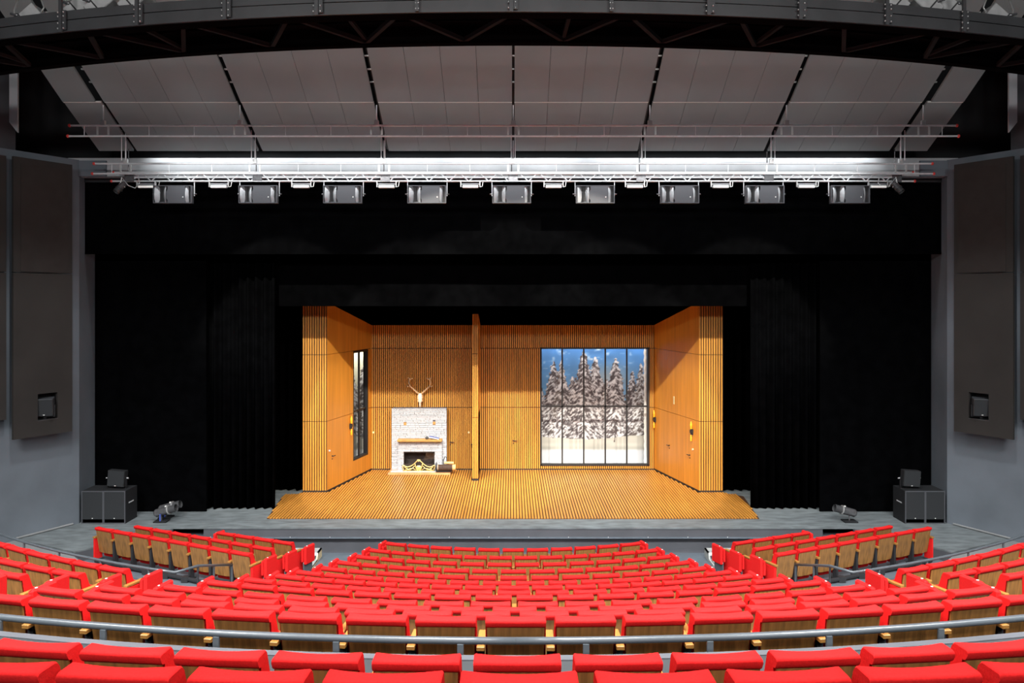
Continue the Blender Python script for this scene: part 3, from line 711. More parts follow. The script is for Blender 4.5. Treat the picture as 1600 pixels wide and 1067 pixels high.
# ================================================================== ACOUSTIC PANELS ON SIDE WALLS
for s, nm in ((-1, 'left'), (1, 'right')):
    d = Vector((.6, -1, 0)).normalized(); nrm = Vector((-1, -.6, 0)).normalized()
    def W(t, off, z):
        p = Vector((11.64, 20.6, 0))+Vector((.6, -1, 0))*t+nrm*off
        return Vector((s*p.x, p.y, z))
    def slab(m, t0, t1, o0, o1, z0, z1):
        v = [W(t, o, z) for z in (z0, z1) for t, o in ((t0, o0), (t1, o0), (t1, o1), (t0, o1))]
        fs = [(0,3,2,1),(4,5,6,7),(0,1,5,4),(1,2,6,5),(2,3,7,6),(3,0,4,7)]
        m.add(v, fs if s > 0 else [f[::-1] for f in fs])
    t0, t1 = .34, 1.57
    r = thing('acoustic_panel', f'tall dark brown acoustic wall panel with speaker opening, {nm} wall', 'acoustic panel')
    h0, h1, hz0, hz1 = .66, .66+.42, 2.96, 3.62      # opening
    m = MB(); slab(m, t0, t1, .30, .38, 3.9, 6.66); m.build('upper_board', 'acoustic', r)
    m = MB(); slab(m, t0, t1, .30, .38, 6.68, 9.52); m.build('upper_board', 'acoustic', r)
    m = MB(); slab(m, t0+.10, t1-.14, .38, .392, 6.70, 9.36); m.build('cloth_inset', 'acoustic2', r)
    m = MB(); slab(m, t0, h0, .30, .38, 2.56, 3.9); slab(m, h1, t1, .30, .38, 2.56, 3.9); slab(m, h0, h1, .30, .38, 2.56, hz0); slab(m, h0, h1, .30, .38, hz1, 3.9); m.build('lower_board', 'acoustic', r)
    m = MB(); slab(m, h0-.01, h1+.01, .02, .05, hz0, hz1); slab(m, h0-.02, h0, .05, .30, hz0, hz1); slab(m, h1, h1+.02, .05, .30, hz0, hz1); m.build('niche_lining', 'frame', r)
    m = MB(); slab(m, h0, h1, .05, .385, hz0-.02, hz0); m.build('niche_sill', 'bridge', r)
    # speaker in the niche
    c = W((h0+h1)/2, .26, hz0+.10); r = thing('niche_speaker', f'small dark grey speaker tilted in the {nm} wall panel opening', 'loudspeaker', c, -s*.35)
    m = MB(); m.bbox(-.20, .20, -.14, .14, 0, .44, .012)
    Rx = Matrix.Rotation(math.radians(8), 3, 'X'); m.v = [tuple(Rx @ Vector(v)) for v in m.v]; m.build('cabinet', 'spk', r)
    m = MB(); m.box(-.19, .19, -.155, -.14, .01, .43); m.v = [tuple(Rx @ Vector(v)) for v in m.v]; m.build('grille', 'subgrille', r)
    m = MB(); m.box(-.02, .02, -.162, -.155, .03, .045); m.v = [tuple(Rx @ Vector(v)) for v in m.v]; m.build('badge', 'dot', r)
    m = MB(); m.box(-.23, -.205, -.05, .03, -.02, .25); m.box(.205, .23, -.05, .03, -.02, .25); m.box(-.23, .23, -.05, .03, -.05, -.025); m.box(-.03, .03, -.03, .01, -.09, -.05); m.build('bracket', 'frame', r)
    # next panel towards the audience
    r = thing('acoustic_panel', f'dark brown acoustic wall panel cut off by the {nm} photo edge', 'acoustic panel')
    m = MB(); slab(m, 1.66, 2.9, .18, .26, 3.06, 6.66); m.build('lower_board', 'acoustic', r)
    m = MB(); slab(m, 1.66, 2.9, .18, .26, 6.68, 9.52); m.build('upper_board', 'acoustic', r)

# ================================================================== SUBS AND SMALL SPEAKERS ON THE APRON
for s, nm, pxs in ((-1, 'left', (127, 161.3, 195.5)), (1, 'right', (1414.5, 1446, 1477))):
    D = 20.55; xs = [CX+(p-800)*D/F for p in pxs]
    for k in range(2):
        xa, xb = xs[k], xs[k+1]; wd = xb-xa-.004
        which = 'outer' if (k == 0) == (s < 0) else 'inner'
        r = thing('subwoofer', f'black floor subwoofer cabinet, {which} of the pair beside the {nm} wall', 'subwoofer', ((xa+xb)/2, D, 0), 0, 'subwoofers')
        h = wd/2; t = .022
        m = MB(); m.box(-h, h, .03, .66, .0, .875); m.v = m.v; m.build('cabinet', 'subbox', r)
        m = MB(); m.box(-h, -h+t, 0, .03, 0, .875); m.box(h-t, h, 0, .03, 0, .875); m.box(-h+t, h-t, 0, .03, .853, .875); m.box(-h+t, h-t, 0, .03, 0, .022); m.build('front_rim', 'grille', r)
        m = MB(); m.box(-h+t, h-t, .004, .028, .12, .852); g = m.build('grille', 'subgrille', r)
        MB().box(-.012, .012, -.002, .004, .135, .155).build('badge', 'dot', g)
        m = MB(); m.box(-h+t+.002, h-t-.002, .026, .029, .024, .118); m.build('port', 'blacker', r)  # flat black plate paints the dark of a recessed port
        if which == 'inner':
            m = MB(); x = -s*h; m.box(x-.006, x+.006, .20, .46, .50, .53); m.build('handle', 'alu', r)
    px = 186 if s < 0 else 1418
    c = at(px, 763, 20.95)
    r = thing('monitor_speaker', f'small dark square speaker standing on the {nm} subwoofers', 'loudspeaker', (c.x, 20.85, .875), s*.03)
    Rx = Matrix.Rotation(math.radians(4), 3, 'Y')
    for nme, mt, b in (('cabinet', 'subbox', (-.23, .23, -.10, .08, .07, .50)), ('grille', 'subgrille', (-.222, .222, -.118, -.102, .078, .49)), ('badge', 'dot', (-.02, .02, -.122, -.117, .09, .105))):
        m = MB(); m.bbox(*b, .004); m.v = [tuple(Rx @ Vector(v)) for v in m.v]; m.build(nme, mt, r)
    m = MB(); m.box(-.26, -.245, -.02, .04, .02, .32); m.box(.245, .26, -.02, .04, .02, .32); m.box(-.26, .26, -.02, .04, .0, .02); b = m.build('bracket', 'frame', r)
    m = MB(); m.tube((-.24, .01, .28), (-.31, .01, .28), .015, 8); m.tube((.24, .01, .28), (.31, .01, .28), .015, 8); m.build('knob', 'alu', b)

# ================================================================== BLACK CURTAINS
def pleated(x0, x1, y, z0, z1, n, amp, seed):
    rnd = random.Random(seed); m = MB(); N = n*8; v = []
    ph = [rnd.uniform(.6, 1.4) for _ in range(n+1)]
    for k in range(N+1):
        t = k/N; x = x0+(x1-x0)*t; q = t*n; i = int(min(q, n-1)); a = amp*ph[i]
        dy = a*math.sin(q*2*math.pi)+.3*amp*math.sin(q*5.1+seed)
        v += [(x, y+dy*1.1, z0), (x, y+dy, z1)]
    m.add(v, [(2*k, 2*k+2, 2*k+3, 2*k+1) for k in range(N)], True)
    return m
def curtain(mb, label, cat='curtain', group=None, m_='black', name='stage_curtain'):
    o = mb.build(name, m_); tag(o, label, cat, group)
    md = o.modifiers.new('thickness', 'SOLIDIFY'); md.thickness = .012; return o
D = 21.0
curtain(MB().add([(-11.9, D, 7.24), (11.9, D, 7.24), (11.9, D, 9.3), (-11.9, D, 9.3)], [(0, 1, 2, 3)]), 'wide flat black valance across the top of the proscenium', 'curtain', name='stage_valance')
tag(MB().box(-11.7, 11.7, 20.98, 21.03, 7.24, 7.31).build('valance_hem', 'black'), 'thin hem bar along the bottom of the wide black valance', 'hem bar')
for s, nm in ((-1, 'left'), (1, 'right')):
    xa, xb = s*11.82, s*8.68
    m = MB(); x0, x1 = min(xa, xb), max(xa, xb)
    m.box(x0, x1, 21.72, 21.78, .01, 7.10)
    tag(m.build('masking_panel', 'black'), f'large flat black masking panel at the {nm} side of the proscenium', 'masking panel')
    x0, x1 = sorted((s*8.95, s*6.82))
    curtain(pleated(x0, x1, 22.05, .015, 7.6, 9, .07, 3+s), f'black pleated velour curtain leg beside the {nm} masking panel', 'curtain')
    x0, x1 = sorted((s*8.5, s*6.42))
    curtain(pleated(x0, x1, 24.10, .03, 7.6, 8, .07, 9+s), f'darker pleated curtain leg behind the {nm} end of the slatted set', 'curtain', m_='blacker')
curtain(MB().add([(-7.0, 22.32, 5.81), (7.0, 22.32, 5.81), (7.0, 22.32, 7.05), (-7.0, 22.32, 7.05)], [(0, 1, 2, 3)]), 'narrower black border hanging just above the wooden set', 'curtain', name='stage_border')
curtain(MB().add([(-7.6, 27.35, 5.2), (7.6, 27.35, 5.2), (7.6, 27.35, 8.6), (-7.6, 27.35, 8.6)], [(0, 1, 2, 3)]), 'black border seen above the back wall of the set', 'curtain', m_='blacker', name='stage_border')

# ================================================================== THE WOODEN SET
YB, YF = 26.97, 23.84            # back wall face, front edge of the side flats
XB, XFi, XFo = 4.955, 5.77, 6.52
Z1, Z2 = 2.22, 4.29              # seam heights
ZB = 5.10
def zt(y): return ZB+(y-YB)*(-.82/3.13)*1.0
# slatted stage floor
r = thing('slatted_stage_floor', 'orange timber slatted floor of the stage set', 'stage floor')
m = MB(); pl = [(-6.73, 20.99), (6.73, 20.99), (7.02, 23.40), (6.55, 23.75), (6.55, 24.3), (5.2, 27.1), (-5.2, 27.1), (-6.55, 24.3), (-6.55, 23.75), (-7.02, 23.40)]
m.prism(pl, .001, .012); m.build('underlay', 'floorback', r)
m = MB(); p = .0815
nx = int(13.9/p)
for k in range(nx):
    x = -6.99+k*p+.008; xe = x+.052; ax = max(abs(x), abs(xe))
    y0 = 20.99 if ax < 6.73 else 20.99+(ax-6.73)/.29*2.41
    y1 = 27.0 if ax < 5.0 else (23.75 if ax > 6.55 else (23.82 if ax > 5.8 else YB-(ax-4.95)*3.13/.82-.03))
    if ax > 6.62: y1 = 23.6
    if y1 > y0+.05: m.box(x, xe, y0, y1, .012, .032)
m.build('slat', 'floorslat', r)

def slats_x(m, x0, x1, y, z0, z1, pitch=.0715, w_=.043, d=.030):
    n = int(round((x1-x0)/pitch)); q = (x1-x0)/n
    for k in range(n): m.box(x0+k*q+.004, x0+k*q+.004+w_*q/pitch, y-d, y, z0, z1)
# back wall
WX0, WX1, WZ0, WZ1 = .98, 4.76, .195, 4.30
r = thing('set_back_wall', 'slatted orange wood back wall of the set with large window', 'set wall')
m = MB()
segs = [(-XB, WX0-.0, 0.07, Z1-.012), (-XB, WX0, Z1+.012, Z2-.012), (-XB, XB, Z2+.012, ZB), (WX1, XB, .07, Z1-.012), (WX1, XB, Z1+.012, Z2-.012), (WX0, WX1, .07, WZ0-.02)]
for a, b, c, d_ in segs: slats_x(m, a, b, YB, c, d_)
m.build('slat', 'setwood', r)
m = MB()
for a, b, c, d_ in [(-XB-.02, WX0-.03, 0, ZB), (WX0-.03, WX1+.03, WZ1+.02, ZB), (WX1+.03, XB+.02, 0, ZB), (WX0-.03, WX1+.03, 0, WZ0-.03)]: m.box(a, b, YB+.001, YB+.06, c, d_)
m.build('backing', 'setback', r)
MB().box(-XB, XB, YB-.03, YB, 0.013, .065).build('skirting', 'frame', r)
m = MB(); t = .035
m.box(WX0-.03, WX0+t, YB-.04, YB+.14, WZ0-.03, WZ1+.02); m.box(WX1-t, WX1+.03, YB-.04, YB+.14, WZ0-.03, WZ1+.02)
m.box(WX0, WX1, YB-.04, YB+.14, WZ1-t, WZ1+.02); m.box(WX0, WX1, YB-.04, YB+.14, WZ0-.03, WZ0+t)
wf = m.build('window_frame', 'frame', r)
m = MB()
for k in range(1, 5):
    x = WX0+(WX1-WX0)*k/5; m.box(x-.026, x+.026, YB, YB+.05, WZ0, WZ1)
m.box(WX0, WX1, YB+.0, YB+.05, 2.22, 2.28); m.build('mullion', 'frame', wf)
# doors in the back wall: slat covered leaves with levers
def lever(parent, p, ux, uy, s=1):
    """p on the surface, ux along the surface, uy out of it"""
    p, ux, uy = Vector(p), Vector(ux), Vector(uy)
    m = MB(); m.tube(p, p+uy*.05, .014, 8); m.bar(p+uy*.045, p+uy*.045+ux*s*.13, .02, .022); m.tube(p, p+uy*.008, .026, 10)
    m.tube(p-Vector((0, 0, .09)), p-Vector((0, 0, .09))+uy*.01, .022, 8); return m.build('lever_handle', 'frame', parent)
for x0, x1, hx, sg in ((-1.02, .98-.98+.0, 0, 1),):
    pass
m = MB(); 
for x in (-4.44, -1.62, -2.23+.0): pass
for x in (-4.42, -1.40): m.box(x-.008, x+.008, YB-.024, YB-.0225, .07, Z1)
m.box(.0-.008+.10, .10+.008, YB-.024, YB-.0225, .07, Z1)
m.build('door_joint', 'seam', r)
lever(r, (0.02, YB-.024, 1.05), (1, 0, 0), (0, -1, 0))
lever(r, (-2.19, YB-.024, 1.0), (1, 0, 0), (0, -1, 0))
lever(r, (-1.42, YB-.024, .92), (-1, 0, 0), (0, -1, 0), .5)
for px in (583.5, 732.5):
    c = at(px, 675.5, YB-.03); m = MB(); m.tube((c.x, YB-.022, c.z), (c.x, YB-.05, c.z), .036, 12); m.build('doorbell_button', 'cream', r)

# side flats
for s, nm in ((-1, 'left'), (1, 'right')):
    r = thing('set_side_wall', f'plain and slatted orange wood {nm} side wall of the set', 'set wall')
    A = Vector((s*XB, YB-.001)); B = Vector((s*XFi, YF)); dv = (B-A).normalized(); Lw = (B-A).length; out = Vector((s*abs(dv.y), 0)) ; nrm = Vector((dv.y, -dv.x)) if s < 0 else Vector((-dv.y, dv.x))
    if nrm.x*s < 0: nrm = -nrm                 # away from the room
    def flat(m, t0, t1, z0, z1a, z1b, th=.05, off=0.0):
        p, q = A+dv*t0+nrm*off, A+dv*t1+nrm*off; p2, q2 = p+nrm*th, q+nrm*th
        v = [(p.x, p.y, z0), (q.x, q.y, z0), (q2.x, q2.y, z0), (p2.x, p2.y, z0), (p.x, p.y, z1a), (q.x, q.y, z1b), (q2.x, q2.y, z1b), (p2.x, p2.y, z1a)]
        fs = [(0,3,2,1),(4,5,6,7),(0,1,5,4),(1,2,6,5),(2,3,7,6),(3,0,4,7)]
        m.add(v, fs)
    top = lambda t: ZB+.82*t/Lw
    w0, w1, wz0, wz1 = .29, 1.44, .62, 4.27
    for z0, z1, nme in ((.08, Z1-.007, 'lower_panel'), (Z1+.007, Z2-.007, 'middle_panel'), (Z2+.007, None, 'upper_panel')):
        m = MB()
        if s < 0 and nme != 'upper_panel':
            flat(m, 0, w0, z0, z1, z1); flat(m, w1, Lw, z0, z1, z1)
            if nme == 'lower_panel': flat(m, w0, w1, z0, wz0, wz0)
        else:
            cuts = [0, Lw/3, 2*Lw/3, Lw] if nme != 'lower_panel' else ([0, 1.05, 2.25, Lw] if s > 0 else [0, Lw])
            for a, b in zip(cuts[:-1], cuts[1:]):
                flat(m, a+(.003 if a else 0), b-(.003 if b < Lw else 0), z0, z1 or top(a), z1 or top(b))
        m.build(nme, 'setplain', r)
    m = MB()
    if s < 0:
        flat(m, 0, w0, 0, top(0), top(w0), .03, .05); flat(m, w1, Lw, 0, top(w1), top(Lw), .03, .05); flat(m, w0, w1, 0, wz0, wz0, .03, .05); flat(m, w0, w1, wz1, top(w0), top(w1), .03, .05)
    else: flat(m, 0, Lw, 0, top(0), top(Lw), .03, .05)
    m.build('backing', 'seam', r)
    m = MB(); flat(m, 0, Lw, .013, .075, .075, .02, -.012); m.build('skirting', 'frame', r)
    # slatted front return
    x0, x1 = sorted((s*XFi, s*XFo)); m = MB()
    for z0, z1 in ((.08, Z1-.010), (Z1+.010, Z2-.010), (Z2+.010, 6.15)): slats_x(m, x0, x1, YF, z0, z1, .0755, .046)
    m.build('slat', 'setwood', r)
    MB().box(x0+.01, x1, YF+.001, YF+.05, 0, 6.15).build('slat_backing', 'setback', r)
    MB().box(x0, x1, YF-.03, YF, .013, .075).build('skirting', 'frame', r)
    P3 = lambda t, z, o=0: Vector(((A+dv*t-nrm*o).x, (A+dv*t-nrm*o).y, z))
    u = Vector((dv.x, dv.y, 0)); n3 = Vector((-nrm.x, -nrm.y, 0))
    def tpx(px):      # parameter along the flat where the photo column px meets it
        lo, hi = 0, Lw
        for _ in range(40):
            mid = (lo+hi)/2; q = A+dv*mid; v_ = 800+(q.x-CX)*F/q.y
            if (v_ < px) == (s > 0): lo = mid
            else: hi = mid
        return lo
    if s < 0:
        m = MB(); flat(m, w0, w0+.06, wz0, wz1, wz1, .16, 0); flat(m, w1-.06, w1, wz0, wz1, wz1, .16, 0); flat(m, w0, w1, wz0, wz0+.06, wz0+.06, .16, 0); flat(m, w0, w1, wz1-.06, wz1, wz1, .16, 0)
        wf = m.build('window_frame', 'frame', r)
        m = MB(); flat(m, (w0+w1)/2-.03, (w0+w1)/2+.03, wz0, wz1, wz1, .05, .05); flat(m, w0, w1, 2.22, 2.28, 2.28, .05, .05); m.build('mullion', 'frame', wf)
        lever(r, P3(tpx(519), 1.08, .0), u, n3, -1)
        p = P3(tpx(514.5), 1.28); m = MB(); m.tube(p, p+n3*.03, .03, 10); m.build('door_knob', 'alu', r)
        sc = [(547, 665)]
    else:
        lever(r, P3(tpx(1046), 1.10), u, n3, -1); lever(r, P3(tpx(1078), 1.06), u, n3, -1)
        p = P3(tpx(1083), 1.28); m = MB(); m.tube(p, p+n3*.035, .034, 12); m.build('door_knob', 'cream', r)
        p = P3(tpx(1053), 2.66); m = MB(); m.obox(p+n3*.006, u*.03, n3*.006, Vector((0, 0, .13))); m.build('label_plate', 'cream', r)
        m = MB()
        for t_, z0, z1 in ((.12, .08, Z1), (1.04, .08, Z1), (1.14, .08, Z1), (2.26, .08, Z1), (2.36, .08, Z1)):
            pass
        sc = [(1024, 655), (1082, 674)]
    for k, (px, py) in enumerate(sc):
        t = tpx(px); q = A+dv*t; z = CH-(py-468)*q.y/F
        sr = thing('wall_sconce', ['yellow and black wall sconce beside the left side window', ][0] if s < 0 else ['yellow and black wall sconce by the right rear corner of the set', 'yellow and black wall sconce near the right front edge of the set'][k], 'wall lamp', (q.x, q.y, z), math.atan2(dv.y, dv.x), 'wall sconces')
        oo = Vector((0, 1, 0)) if (Matrix.Rotation(math.atan2(dv.y, dv.x), 3, 'Z') @ Vector((0, 1, 0))).dot(n3) > 0 else Vector((0, -1, 0))
        y = oo.y
        m = MB(); m.box(-.05, .05, min(0, y*.05), max(0, y*.05), -.10, .08); m.box(-.035, .06, min(0, y*.08), max(0, y*.08), -.04, .05); m.build('bracket', 'frame', sr)
        for z0, z1 in ((.08, .32), (-.30, -.10)):
            m = MB(); m.tube((0, y*.05, z0), (0, y*.05, (z0+z1)/2), .030, 10, .042 if z0 > 0 else .03); m.tube((0, y*.05, (z0+z1)/2), (0, y*.05, z1), .042 if z0 > 0 else .035, 10, .015); m.build('glass_shade', 'yellow', sr)

# centre partition with column
r = thing('set_partition', 'narrow slatted partition with post standing in the middle of the set', 'set wall')
pxa, pxb = CX+(738-800)*25.35/F, CX+(747.3-800)*25.35/F
m = MB(); q = (pxb-pxa)/3
for z0, z1 in ((.10, 2.10), (2.12, 4.20), (4.22, 5.52)):
    for k in range(3): m.box(pxa+k*q+.008, pxa+k*q+.050, 25.33, 25.36, z0, z1)
m.build('slat', 'setwood', r)
MB().box(pxa, pxb, 25.365, 25.56, .08, 5.52).build('post', 'setplain', r)
MB().box(pxa+.002, pxb-.002, 25.358, 25.364, .09, 5.51).build('slat_backing', 'seam', r)
MB().box(pxa-.01, pxb+.01, 25.32, 25.57, .013, .085).build('foot', 'frame', r)
m = MB(); m.xprism([(25.56, Z1), (26.94, Z1), (26.94, ZB+.02), (25.56, 5.5)], pxa+.02, pxb); m.build('header_panel', 'setplain', r)
MB().box(pxb-.05, pxb-.01, 25.58, 26.9, .013, Z1).build('gap_shade_panel', 'blacker', r)  # black panel paints the darkness of the open gap below the header

# ---- backcloth with printed snowy firs
def backcloth():
    X0, X1, ZA, ZC = -7.6, 5.7, -0.0, 4.75; YD = 27.95; st = .024
    nx, nz = int((X1-X0)/st)+1, int((ZC-ZA)/st)+1
    X = np.linspace(X0, X1, nx)[None, :].repeat(nz, 0); Z = np.linspace(ZA+.005, ZC, nz)[:, None].repeat(nx, 1)
    U = 800+(X-CX)*F/YD; V = 468-(Z-CH)*F/YD      # design the print in units of the window view
    rng = np.random.RandomState(4)
    def noise(u, v, su, sv, seed):
        g = np.random.RandomState(seed).rand(256, 256); a, b = u/su, v/sv
        i, j = np.floor(a).astype(int), np.floor(b).astype(int); fa, fb = a-i, b-j
        fa, fb = fa*fa*(3-2*fa), fb*fb*(3-2*fb); G = lambda p, q: g[p % 256, q % 256]
        return (G(i, j)*(1-fa)+G(i+1, j)*fa)*(1-fb)+(G(i, j+1)*(1-fa)+G(i+1, j+1)*fa)*fb
    C = np.zeros((nz, nx, 3))
    t = np.clip((V-540)/110, 0, 1)[..., None]
    C[:] = np.array([72, 126, 190])*(1-t)+np.array([128, 184, 224])*t
    n1 = noise(U, V, 14, 9, 1)[..., None]; C = C*(.92+.16*n1)
    cl = np.exp(-(((U-952)/32)**2+((V-592)/20)**2))[..., None]*.75; C = C*(1-cl)+np.array([176, 186, 186])*cl
    wsp = (np.clip(noise(U, V, 5, 3, 8)*noise(U, V, 12, 7, 12)-.42, 0, 1)*2.2)[..., None]; C = C*(1-wsp)+np.array([190, 215, 235])*wsp
    left = np.clip((700-U)/60, 0, 1)[..., None]; C = C*(1-left)+np.array([225, 226, 206])*left
    trees = [(820, 600, 686, 26), (895, 588, 686, 24), (940, 590, 686, 26), (985, 600, 686, 20), (846, 606, 684, 16), (865, 565, 684, 27), (877, 562, 684, 20), (883, 592, 684, 22), (930, 557, 686, 27), (948, 592, 684, 18),
             (962, 558, 686, 29), (988, 580, 686, 19), (1001, 568, 686, 19), (1020, 580, 686, 22), (912, 549, 690, 34)]
    x = 470
    while x < 800:
        trees.insert(0, (x, 566+rng.rand()*40, 690+rng.rand()*8, 20+rng.rand()*10)); x += 13+rng.rand()*6
    for k, (tx, ty, by, hw) in enumerate(trees):
        h = (V-ty)/(by-ty); rough = noise(U, V, 2.6, 2.4, 20+k)-.5
        wd = hw*np.clip(h, 0, 1)**.80+1.0+rough*(3+7*np.clip(h, 0, 1))
        lay = .75+.5*np.abs(((h*13+rough*1.1) % 1)-.5)
        ins = (h > 0) & (h < 1.0+.05*rough) & (np.abs(U-tx) < wd*lay)
        sgn = np.sign(U-tx); vv = V-np.abs(U-tx)*.75
        tex = .50*noise(U*1.0, vv, 3.4, 2.2, 40+k)+.28*noise(U, V, 1.8, 1.5, 60+k)+.30*noise(U+sgn*V*.5, vv, 6.5, 4.2, 80+k)
        lum = np.clip((tex-.40)*3.4, 0, 1)[..., None]
        dark = np.array([84, 78, 81]) if k % 3 else np.array([100, 92, 90])
        col = dark*(1-lum)+np.array([232, 234, 238])*lum
        edge = np.clip(1-np.abs(U-tx)/np.maximum(wd, 1), 0, 1)[..., None]
        col = col*(.93+.07*edge); C = np.where(ins[..., None], col, C)
    hz = 678+4*np.sin((U-845)/70.0*1.6+.4)+2.0*np.clip((U-880)/60, 0, 1)+(noise(U, V, 5, 3, 3)-.5)*2
    gr = V > hz+3; g = noise(U, V, 22, 5, 5)[..., None]
    sn = np.array([196, 194, 184])*(.94+.08*g)
    band = np.exp(-((V-700)/3.5)**2)[..., None]; sn = sn*(1-.08*band)
    wh = np.clip((V-701)/3, 0, 1)[..., None]; sn = sn*(1-wh)+np.array([214, 216, 220])*wh*(.97+.03*g)
    C = np.where(gr[..., None], sn, C)
    # fallen twig in the snow
    for (ua, va, ub, vb) in ((950, 672, 961, 680), (961, 680, 960, 690), (955, 670, 963, 676)):
        L = math.hypot(ub-ua, vb-va); tt = np.clip(((U-ua)*(ub-ua)+(V-va)*(vb-va))/L**2, 0, 1)
        dd = np.hypot(U-ua-tt*(ub-ua), V-va-tt*(vb-va)); C = np.where((dd < .8)[..., None], np.array([90, 80, 80]), C)
    C = np.clip(C/255, 0, 1); lin = np.where(C < .04045, C/12.92, ((C+.055)/1.055)**2.4)
    V3 = np.stack([X, np.full_like(X, YD), Z], -1).reshape(-1, 3)
    idx = np.arange(nx*nz).reshape(nz, nx); q = np.stack([idx[:-1, :-1], idx[:-1, 1:], idx[1:, 1:], idx[1:, :-1]], -1).reshape(-1, 4)
    me = bpy.data.meshes.new('printed_backcloth'); me.from_pydata(V3.tolist(), [], q.tolist())
    ca = me.color_attributes.new('print', 'FLOAT_COLOR', 'POINT'); arr = np.ones((nx*nz, 4)); arr[:, :3] = lin.reshape(-1, 3); ca.data.foreach_set('color', arr.ravel())
    mt = bpy.data.materials.new('printed_cloth'); mt.use_nodes = True; nt = mt.node_tree; b = nt.nodes['Principled BSDF']; b.inputs['Roughness'].default_value = .9
    at_ = nt.nodes.new('ShaderNodeAttribute'); at_.attribute_name = 'print'; nt.links.new(at_.outputs['Color'], b.inputs['Base Color'])
    me.materials.append(mt); o = bpy.data.objects.new('printed_backcloth', me); COL.objects.link(o)
    return tag(o, 'printed backcloth of snow covered fir trees behind the set window', 'backcloth')
backcloth()
m = MB(); N = 60
v = []
for k in range(N+1):
    z = .01+4.5*k/N; v += [(4.70+.012*math.sin(k*1.7), 27.55, z), (4.85, 27.52, z)]
m.add(v, [(2*k, 2*k+1, 2*k+3, 2*k+2) for k in range(N)], True)
o = m.build('crinkled_gauze_strip', 'dot'); tag(o, 'narrow crinkled white strip hanging behind the right window edge', 'cloth strip'); md = o.modifiers.new('t', 'SOLIDIFY'); md.thickness = .01

# ---- fireplace
YP = 26.62
fx0, fx1 = CX+(612-800)*YP/F, CX+(698-800)*YP/F
r = thing('fireplace', 'white painted stone fireplace with wooden mantel and hearth', 'fireplace')
def stones(m, x0, x1, z0, z1, y, holes=(), seed=1, d=.03):
    rnd = random.Random(seed); z = z0
    while z < z1-.01:
        h = rnd.choice((.035, .045, .055, .07)); h = min(h, z1-z)
        if z1-z-h < .02: h = z1-z
        x = x0
        while x < x1-.01:
            L = rnd.uniform(.08, .34); e = min(x+L, x1)
            if x1-e < .05: e = x1
            spans = [(x, e)]
            for (a, b, c, d2) in holes:
                if z+h > c+.001 and z < d2-.001:
                    ns = []
                    for p_, q_ in spans:
                        if q_ <= a or p_ >= b: ns.append((p_, q_))
                        else:
                            if p_ < a: ns.append((p_, a))
                            if q_ > b: ns.append((b, q_))
                    spans = ns
            for p_, q_ in spans:
                if q_-p_ > .012:
                    dd = d*rnd.uniform(.5, 1.0); g = rnd.choice((.003, .004, .006))
                    m.box(p_+g, q_-g, y-dd, y+.01, z+g, z+h-g)
            x = e
        z += h
sx = [at(633, 662, YP), at(678.5, 661, YP)]
holes = [(p.x-.045, p.x+.045, p.z-.05, p.z+.05) for p in sx]
bx0, bx1 = CX+(631-800)*26.5/F, CX+(679-800)*26.5/F; bz = CH-(706-468)*26.5/F
m = MB(); stones(m, fx0, fx1, .10, 2.23, YP, holes+[(bx0, bx1, 0, bz)], 3); m.build('stone_facing', 'stone', r)
m = MB()
for a, b, c, d_ in ((fx0+.01, bx0, .03, 2.22), (bx1, fx1-.01, .03, 2.22), (bx0, bx1, bz, 2.22)): m.box(a, b, YP+.01, YB-.03, c, d_)
m.build('core', 'mortar', r)
m = MB()
for p in sx: m.box(p.x-.045, p.x+.045, YP-.012, YP+.012, p.z-.05, p.z+.05)
m.build('socket_plate', 'mantel', r)
lx0, lx1 = CX+(622-800)*26.45/F, CX+(690.5-800)*26.45/F; lz = CH-(689-468)*26.45/F
m = MB(); stones(m, lx0, lx1, .10, lz, 26.49, [(bx0, bx1, 0, bz)], 8)
m.build('lower_stone_facing', 'stone', r)
m = MB()
for a, b, c, d_ in ((lx0+.01, bx0, .03, lz), (bx1, lx1-.01, .03, lz), (bx0, bx1, bz, lz)): m.box(a, b, 26.50, YP-.03, c, d_)
m.build('lower_core', 'mortar', r)
MB().bbox(lx0-.01, lx1+.01, 26.30, YP-.02, lz, lz+.065, .006).build('mantel_shelf', 'mantel', r)
m = MB(); m.box(bx0, bx1, 26.80, 26.82, .10, bz); m.box(bx0, bx0+.02, 26.47, 26.80, .10, bz); m.box(bx1-.02, bx1, 26.47, 26.80, .10, bz); m.box(bx0, bx1, 26.47, 26.80, bz-.02, bz); m.build('firebox', 'soot', r)
m = MB(); m.add([(bx0+.55, 26.78, .15), (bx1-.06, 26.76, .2), (bx1-.04, 26.74, bz-.1), (bx1-.32, 26.77, bz-.08)], [(0, 1, 2, 3), (3, 2, 1, 0)]); m.build('lining_sheet', 'glassdark', r)
hx0, hx1 = CX+(605.5-800)*26.12/F, CX+(703.5-800)*26.12/F
MB().bbox(hx0, hx1, 26.12, YB-.03, .033, .10, .005).build('hearth', 'hearth', r)
MB().box(hx0+.08, hx1-.08, 26.25, 26.5, .10, .112).build('hearth_top', 'stone', r)
